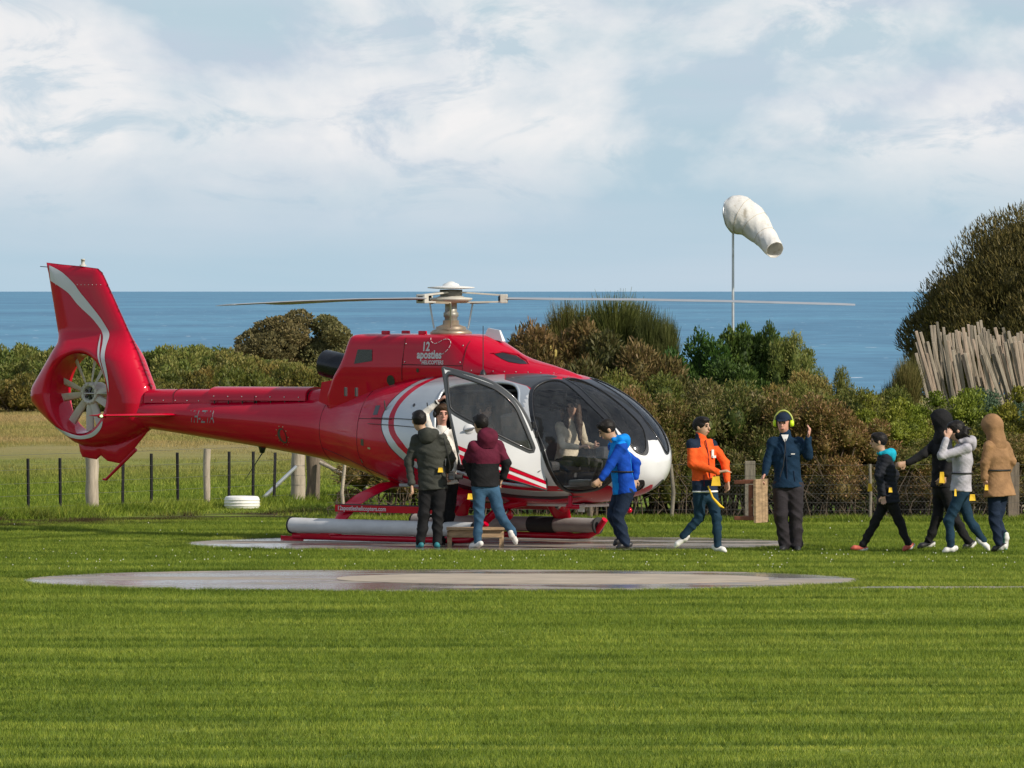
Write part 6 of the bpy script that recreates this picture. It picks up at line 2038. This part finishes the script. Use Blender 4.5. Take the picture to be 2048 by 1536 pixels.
# 3 man in maroon jacket walking away
person('man in hooded maroon and black jacket and jeans striding past the open door', 968, 100.9, dict(
    head=(961, 850, 0), neck=(972, 884, -.02), pelvis=(970, 968, 0), hyaw=-150, hpitch=-10,
    aL=[(934, 925, .03), (945, 957, .06), (952, 962, .12)], aR=[(1013, 926, .0), (1006, 955, .06), (1000, 963, .1)],
    lL=[(958, 1030, .0), (955, 1084, .0), (940, 1095, .10)], lR=[(1000, 1030, -.05), (1027, 1068, .02), (1032, 1088, .06)], curl=dict(L=.7, R=.7)),
    -160, dict(top=[M_['maroon'], M_['black_cloth']], trousers=M_['jeans'], shoes=(SHOE_W, SOLE), thick=.045, hem=.03, hoods=[('half', M_['maroon'])], skin=SKIN_B, face=False, shoulder=.165,
              regions=lambda L, a, fo: ((L[:, 2] < .50) | ((fo < .075) & (L[:, 2] < .62))).astype(int), pouches=[(940, 993, -.1, .07, .075)]), seed=3.3)
# 4 man in blue jacket stooping to the left
person('man in bright blue rain jacket stooping towards the helicopter cabin', 1244, 100.5, dict(
    head=(1214, 860, -.02), neck=(1234, 885, 0), pelvis=(1249, 982, 0), hyaw=-80, hpitch=-28,
    aL=[(1222, 928, -.20), (1203, 957, -.24), (1190, 969, -.26)], aR=[(1272, 925, .16), (1271, 955, .12), (1268, 970, .1)],
    lL=[(1236, 1034, -.09), (1251, 1086, -.08), (1234, 1096, -.12)], lR=[(1226, 1030, .10), (1243, 1072, .12), (1228, 1090, .1)], curl=dict(L=.6, R=.5)),
    -70, dict(top=[M_['royal'], M_['sky_blue']], trousers=M_['navy'], shoes=(SHOE_K, SHOE_K), thick=.04, hem=.03, hoods=[('down', M_['sky_blue'])], skin=SKIN_B, ease=.012,
              regions=lambda L, a, fo: (((np.abs(L[:, 0]) < .105) & (a > .085) & ((L[:, 1] < .03) | (L[:, 1] > .085))) | (L[:, 2] > .97)).astype(int), belt=.40, pouches=[(1200, 962, -.1, .06, .05)]), seed=4.4)
# 5 boy in orange jacket
ob, q5 = person('boy in orange and navy jacket walking with his forearm across his waist', 1412, 99.1, dict(
    head=(1404, 854, 0), neck=(1402, 880, 0), pelvis=(1410, 982, 0), hyaw=58, hpitch=2,
    aR=[(1384, 928, -.13), (1437, 944, -.24), (1452, 942, -.24)], aL=[(1450, 925, .08), (1455, 962, -.02), (1456, 980, -.04)],
    lR=[(1398, 1036, .03), (1365, 1074, .05), (1350, 1094, .05)], lL=[(1433, 1036, -.04), (1436, 1092, -.05), (1452, 1103, -.10)], curl=dict(R=.3, L=.5)),
    35, dict(top=[M_['orange'], M_['navy']], trousers=M_['jeans_dark'], shoes=(SHOE_W, SOLE), thick=.035, hem=.0, skin=SKIN_B, collar_h=.05, zip=(.2, 1.0, M_['maroon']),
             regions=lambda L, a, fo: (((L[:, 2] < .22) & (fo > .085)) | ((L[:, 2] > .86) & (np.abs(L[:, 0]) > .10))).astype(int), pouches=[(1432, 962, -.24, .12, .12)], shoulder=.16), seed=5.2, scale=.95)
k = MB(); w0 = q5['W']((1412, 984, -.12)); k.tube([q5['W']((1416, 972, -.2)), q5['W']((1425, 995, -.19)), q5['W']((1440, 1012, -.16)), q5['W']((1448, 1016, -.15))], [.010, .014, .02, .008], 6); k.build('strap', YEL, ob)
k = MB()
c5 = q5['pel'] - q5['up'] * .005
k.tube([c5 + q5['l'] * .163 * math.cos(t) + q5['f'] * .128 * math.sin(t) for t in np.linspace(0, 2 * math.pi, 25)], .014, 6, cap=False); k.build('shirt_hem', M_['white_cloth'], ob)
k = MB(); p5 = q5['neck'] - q5['up'] * .17 + q5['f'] * .142 + q5['l'] * .06; k.box(p5, (.035, .012, .10), Matrix.Rotation(math.radians(35), 3, 'Z')); k.box(p5 - v3(-.02, 0, .04), (.05, .012, .03), Matrix.Rotation(math.radians(35), 3, 'Z')); k.build('chest_badge', M_['white_cloth'], ob)
# 6 ground guide with ear muffs
gd, q6 = person('ground crew man in navy jacket and lime ear muffs raising his fist', 1576, 100.0, dict(
    head=(1567, 846, -.02), neck=(1571, 876, 0), pelvis=(1576, 972, 0), hyaw=-12, hpitch=-4,
    aR=[(1535, 922, .0), (1530, 948, -.06), (1523, 960, -.10)], aL=[(1617, 912, -.05), (1616, 876, -.12), (1622, 846, -.15)],
    lR=[(1562, 1032, -.03), (1570, 1090, .0), (1564, 1099, -.20)], lL=[(1592, 1032, -.02), (1593, 1090, .0), (1596, 1100, -.20)], curl=dict(R=.9, L=.4)),
    -4, dict(top=M_['navy_coat'], trousers=M_['khaki_dark'], shoes=(SHOE_K, SHOE_K), thick=.035, hem=.02, skin=SKIN_P, ease=.02, collar_h=.045, shoulder=.165, wrinkle=.009, hair=None, zip=(.0, .95, M_['navy'])), seed=6.1)
H = q6
q = Field(H['hc'] - .22, H['hc'] + .22, .009)
q.ell(H['hc'] + H['hu'] * .05, H['HR'], v3(.098, .118, .092), .02)
q.cut(H['hc'] + H['hu'] * .038, -H['hu'])
q.cone(H['hc'] + H['hf'] * .09 + H['hu'] * .045 - H['hl'] * .035, H['hc'] + H['hf'] * .09 + H['hu'] * .045 + H['hl'] * .035, .03, .03, .01, H['hu'], 3.2)
q.cone(H['hc'] + H['hf'] * .12 + H['hu'] * .036 - H['hl'] * .03, H['hc'] + H['hf'] * .12 + H['hu'] * .036 + H['hl'] * .03, .036, .036, .01, H['hu'], 4.0)
V, Fc = q.mesh(); link_mesh('cap', np_mesh('cap', V, Fc, True), M_['navy'], gd)
LIME = mat('lime_plastic', (.62, .85, .02), .45, var=.05)
for sg in (-1, 1):
    k = MB(); k.lathe([(.0, .032), (.030, .03), (.042, .015), (.045, -.008), (.04, -.012)], H['hc'] + H['hl'] * sg * .102 - H['hu'] * .005, tuple(H['hl'] * sg), 16)
    k.build('ear_muff', LIME, gd)
    k = MB(); k.lathe([(.040, -.012), (.043, -.02), (.036, -.028), (0, -.028)], H['hc'] + H['hl'] * sg * .102 - H['hu'] * .005, tuple(H['hl'] * sg), 16); k.build('ear_pad', RUBBER, gd)
k = MB(); k.tube([H['hc'] + H['hl'] * .122 * math.cos(t) + H['hu'] * (.0 + .16 * math.sin(t)) for t in np.linspace(.1, math.pi - .1, 15)], .011, 6, squash=.8); k.build('headband', mat('band_lime', (.50, .55, .12), .5), gd)
k = MB(); k.add([H['neck'] + H['l'] * a + H['f'] * b + H['up'] * c for a, b, c in ((-.05, .075, .045), (.045, .08, .045), (.03, .105, .0), (-.005, .118, -.06), (-.03, .108, .0))], [(0, 4, 3, 2, 1)]); k.build('shirt_collar', M_['white_cloth'], gd)
k = MB(); k.tube([H['neck'] + H['f'] * .13 + H['up'] * -.01, H['neck'] + H['f'] * .155 - H['up'] * .16 - H['l'] * .01, H['neck'] + H['f'] * .16 - H['up'] * .35 - H['l'] * .04, H['pel'] + H['f'] * .155 + H['up'] * .12 - H['l'] * .09], .006, 5); k.build('lanyard', BELT, gd)
k = MB(); p = H['neck'] + H['f'] * .158 - H['up'] * .20 + H['l'] * .09; k.box(p, (.05, .008, .014)); k.build('chest_logo', SOLE, gd)
# his wooden step stool, carried on its side
STOOL = mat('stool_wood', (.36, .245, .14), .8, var=.4, scale=6, bmp=.4, stretch=(1, 1, 5)); STOOL_R = mat('stool_red_wood', (.24, .085, .045), .7, var=.4, scale=9, bmp=.3)
sb = Vector(((1512 - 1024) * 99.85 / F, 99.85, at(1512, 1045, 99.85).z))
so = empty('step_stool', sb, math.radians(-24))
tag(so, 'wooden step stool held on its side by the ground crew man', 'stool')
def sp_(px, py, dy):
    p = at(px, py, 99.85) - sb
    return Vector((p.x * 1.12, dy, p.z))
def plank(parent, a, b, w, d, m, nm, up=(0, 1, 0)):
    k = MB(); k.bar(a, b, w, d, up=up, bev=.004); return k.build(nm, m, parent)
for dy in (-.14, .14):
    plank(so, sp_(1479, 964, dy), sp_(1518, 963, dy), .05, .05, STOOL_R, 'leg'); plank(so, sp_(1479, 1036, dy), sp_(1518, 1036, dy), .05, .05, STOOL_R, 'leg')
    plank(so, sp_(1510, 969, dy), sp_(1510, 1031, dy), .055, .03, STOOL_R, 'apron')
for i, dy in enumerate((-.16, -.055, .055, .16)):
    plank(so, sp_(1521, 958, dy), sp_(1522, 1045, dy), .098, .035, STOOL, 'slat', (1, 0, 0))
for py in (998, 1010):
    plank(so, sp_(1516.5, py, -.2), sp_(1516.5, py, .2), .04, .02, STOOL, 'batten', (0, 0, 1))
# 7 boy in puffer jacket
person('boy in black puffer jacket with turquoise hood walking ahead of the hooded man', 1762, 99.6, dict(
    head=(1757, 884, 0), neck=(1768, 912, 0), pelvis=(1776, 994, 0), hyaw=-92, hpitch=-2,
    aL=[(1758, 953, -.20), (1766, 990, -.20), (1767, 1006, -.2)], aR=[(1790, 950, .18), (1782, 985, .2), (1776, 1000, .2)],
    lL=[(1800, 1046, -.03), (1817, 1090, -.04), (1806, 1101, -.06)], lR=[(1750, 1046, .04), (1724, 1092, .04), (1702, 1097, .03)], curl=dict(L=.9, R=.6)),
    -82, dict(top=M_['puffer'], trousers=M_['black_cloth'], shoes=(SHOE_R, SOLE), thick=.05, hem=.09, puffer=.055, hoods=[('down', M_['teal'])], skin=SKIN_B, flare=.03, shoulder=.145,
              pouches=[(1740, 975, -.05, .06, .10), (1781, 980, -.2, .05, .06)]), seed=7.7, scale=.88)
# 8 man in black hoodie reaching for the boy
person('man in black hood stretching his arm out to the boy in front', 1886, 100.15, dict(
    head=(1883, 842, .05), neck=(1886, 872, .05), pelvis=(1884, 972, .05), hyaw=-95, hpitch=-6,
    aR=[(1848, 908, .02), (1814, 926, -.02), (1800, 930, -.04)], aL=[(1898, 920, -.1), (1890, 950, -.15), (1882, 960, -.16)],
    lR=[(1876, 1034, .1), (1856, 1084, .12), (1836, 1095, .1)], lL=[(1908, 1034, -.0), (1938, 1086, .0), (1926, 1098, -.02)], curl=dict(R=.7)),
    -75, dict(top=M_['black_cloth'], trousers=M_['black_cloth'], shoes=(SHOE_K, SOLE), thick=.035, hem=.02, hoods=[('up', M_['black_cloth'])], skin=SKIN_B, pouches=[(1884, 955, -.2, .07, .14)]), seed=8.2)
# 9 woman in grey hoodie
gw, q9 = person('woman in pale grey hoodie with loose black hair walking with her hand to her face', 1920, 98.9, dict(
    head=(1912, 862, 0), neck=(1927, 888, 0), pelvis=(1922, 978, 0), hyaw=-80, hpitch=-16,
    aL=[(1882, 912, -.16), (1893, 878, -.16), (1900, 862, -.14)], aR=[(1900, 915, .16), (1896, 880, .14), (1902, 862, .12)],
    lL=[(1898, 1040, -.05), (1902, 1094, -.05), (1886, 1104, -.06)], lR=[(1938, 1038, .05), (1966, 1080, .06), (1978, 1100, .05)], curl=dict(L=.5, R=.5)),
    -75, dict(top=M_['grey_hoodie'], trousers=M_['jeans_dark'], shoes=(SHOE_W, SOLE), thick=.03, hem=.03, hoods=[('down', M_['grey_hoodie'])], skin=SKIN_A, hair_len=.14, belt=.35,
              pouches=[(1911, 985, -.19, .03, .09), (1945, 995, -.16, .08, .08)], shoulder=.15), seed=9.4, scale=.95)
q = Field(q9['hc'] - .35, q9['hc'] + .35, .011)
c = q9['hc']
for i, (dx, dz, dy) in enumerate(((.19, -.03, 0), (.20, .03, -.04), (.15, -.10, .03), (.12, -.15, -.03), (.17, -.07, -.07))):
    q.cone(c + v3(.03, dy * .5, .03 - i * .02), c + v3(dx * .6, dy, dz * .6 + .01), .055, .035, .03); q.cone(c + v3(dx * .6, dy, dz * .6 + .01), c + v3(dx, dy * 1.2, dz), .034, .008, .02)
q.ripple(lambda P: wave(P, .004, 110, 2.0))
V, Fc = q.mesh(); link_mesh('blown_hair', np_mesh('blown_hair', V, Fc, True), HAIR, gw)
# 10 woman in tan coat
person('woman in hooded tan coat flaring at the hem walking behind the others', 1995, 99.05, dict(
    head=(1985, 852, 0), neck=(1993, 884, 0), pelvis=(1998, 972, 0), hyaw=-120, hpitch=-10,
    aL=[(1970, 925, -.12), (1968, 958, -.10), (1972, 972, -.06)], aR=[(2024, 922, .1), (2012, 950, .16), (2004, 960, .18)],
    lL=[(1988, 1040, -.03), (1999, 1090, -.02), (1984, 1102, .02)], lR=[(1994, 1040, .07), (2008, 1076, .08), (2012, 1098, .06)], curl=dict(L=.6)),
    -135, dict(top=M_['tan_coat'], trousers=M_['navy'], shoes=([SHOE_K, SHOE_G], SOLE), thick=.035, hem=.13, flare=.055, hoods=[('up', M_['tan_coat'])], skin=SKIN_A, hair=None, belt=.36, face=False,
              pouches=[(1973, 975, -.16, .05, .07)]), seed=10.5)

# the camera hanging from the photographer's shoulder
cb = at(903, 953, 100.90)
co = empty('camera_body', cb)
tag(co, 'black camera with lens hanging at the side of the olive jacket', 'camera')
k = MB(); k.box((0, .02, 0), (.085, .11, .095), None, 0, .015); k.box((0, .02, .055), (.05, .05, .03), None, 0, .01); k.build('camera_case', BELT, co)
k = MB(); k.lathe([(.033, 0), (.036, .02), (.036, .055), (.032, .06), (.032, .11), (.028, .112), (.022, .09), (0, .09)], (.035, .02, -.005), (1, -.25, 0), 18); k.build('lens', RUBBER, co)
k = MB(); k.box((-.002, -.036, -.012), (.055, .004, .045)); k.build('screen', mat('screen_glass', (.03, .035, .045), .15), co)
k = MB(); k.tube([(-.03, .03, .05), (-.02, .0, .14), (-.06, -.13, .33), (-.10, -.12, .50)], .009, 5); k.build('strap', BELT, co)

# wooden step bench by the door
bb = Vector(((952 - 1024) * 101.35 / F, 101.35, 0))
bo = empty('step_bench', bb)
tag(bo, 'low weathered wooden step bench standing on the pad edge by the door', 'bench')
def bp2(px, py, dy): return at(px, py, 101.35 + dy) - bb
zt = .25
for px in (899, 1003):
    for dy in (-.13, .13):
        p = bp2(px, 1090, dy); plank(bo, Vector((p.x, p.y, 0)), Vector((p.x, p.y, zt - .03)), .06, .05, STOOL, 'leg', (0, 1, 0))
for dy in (-.165, -.055, .055, .165):
    a, b = bp2(893, 0, dy), bp2(1009, 0, dy); a.z = b.z = zt; a.y = b.y = dy
    plank(bo, a, b, .098, .03, STOOL, 'slat', (0, 0, 1))
for dy in (-.155, .155):
    a, b = bp2(897, 0, dy), bp2(1005, 0, dy); a.z = b.z = zt - .065; a.y = b.y = dy
    plank(bo, a, b, .025, .09, STOOL, 'apron', (0, 0, 1))

# passengers inside the cabin
def rider(label, x, y, zh, yaw_local, outfit, seed, lean=0.0, hyaw=None, hands=None):
    """seated figure: helicopter coordinates of the head"""
    wx = HX + x * C1 + y * S1; wy = HY - x * S1 + y * C1
    p = lambda dx, dy, z: (1024 + F * (wx + dx * C1 + dy * S1) / (wy - dx * S1 + dy * C1), 580 + F * (EYE - z) / (wy - dx * S1 + dy * C1), (wy - dx * S1 + dy * C1) - wy)
    J = dict(head=p(0, 0, zh), neck=p(-.05 + lean, 0, zh - .20), pelvis=p(-.12, 0, zh - .72),
             aL=hands[0] if hands and hands[0] else [p(.02, .24, zh - .50), p(.24, .16, zh - .52), p(.30, .10, zh - .50)], aR=hands[1] if hands and hands[1] else [p(.02, -.24, zh - .50), p(.24, -.16, zh - .52), p(.30, -.10, zh - .50)],
             lL=[p(.30, .12, zh - .70), p(.34, .12, zh - 1.02), p(.46, .12, zh - 1.05)], lR=[p(.30, -.12, zh - .70), p(.34, -.12, zh - 1.02), p(.46, -.12, zh - 1.05)], curl=dict(L=.6, R=.6))
    J['hyaw'] = hyaw if hyaw is not None else yaw_local
    return person(label, 1024 + F * wx / wy, wy, J, yaw_local, outfit, h=.0125, seed=seed, ground=False, scale=.92)
nose_yaw = math.degrees(math.atan2(C1, S1))      # person facing along the nose
fw, q11 = rider('smiling woman with long dark hair sitting in the front of the cabin', 2.02, .12, 1.80, nose_yaw - 40, dict(top=M_['cream_knit'], trousers=M_['dark_cloth'], thick=.02, hem=.05, skin=SKIN_A, hair_len=.15, top_name='jumper', shoulder=.15), 11.1, hyaw=-28)
q = Field(q11['hc'] - .55, q11['hc'] + .25, .012); c = q11['hc']
for sg in (-1, 1):
    q.cone(c + q11['hl'] * sg * .062 - q11['hf'] * .02, c + q11['hl'] * sg * .085 + v3(0, -.03, -.22), .045, .05, .03); q.cone(c + q11['hl'] * sg * .085 + v3(0, -.03, -.22), c + q11['hl'] * sg * .08 + v3(.02, -.08, -.42), .05, .025, .03)
q.cone(c - q11['hf'] * .05, c - q11['hf'] * .07 + v3(0, 0, -.35), .075, .06, .03)
q.ripple(lambda P: wave(P, .004, 70, 1.0))
V, Fc = q.mesh(); link_mesh('long_hair', np_mesh('long_hair', V, Fc, True), HAIRB, fw)
rider('dark haired passenger in dark clothes beside the smiling woman', 1.42, .52, 1.72, nose_yaw, dict(top=M_['dark_cloth'], trousers=M_['black_cloth'], thick=.02, hem=.05, skin=SKIN_B, top_name='jumper'), 12.2)
rider('woman in profile on the rear bench behind the open door window', .42, .20, 1.74, nose_yaw, dict(top=M_['cream_knit'], trousers=M_['dark_cloth'], thick=.02, hem=.05, skin=SKIN_A, hair_len=.14, hair=HAIRB, top_name='jumper', shoulder=.15), 13.3)
rider('man in dark jacket on the rear bench beside the woman in profile', .62, .62, 1.80, nose_yaw, dict(top=M_['dark_cloth'], trousers=M_['black_cloth'], thick=.03, hem=.05, skin=SKIN_B, top_name='jacket'), 14.4)
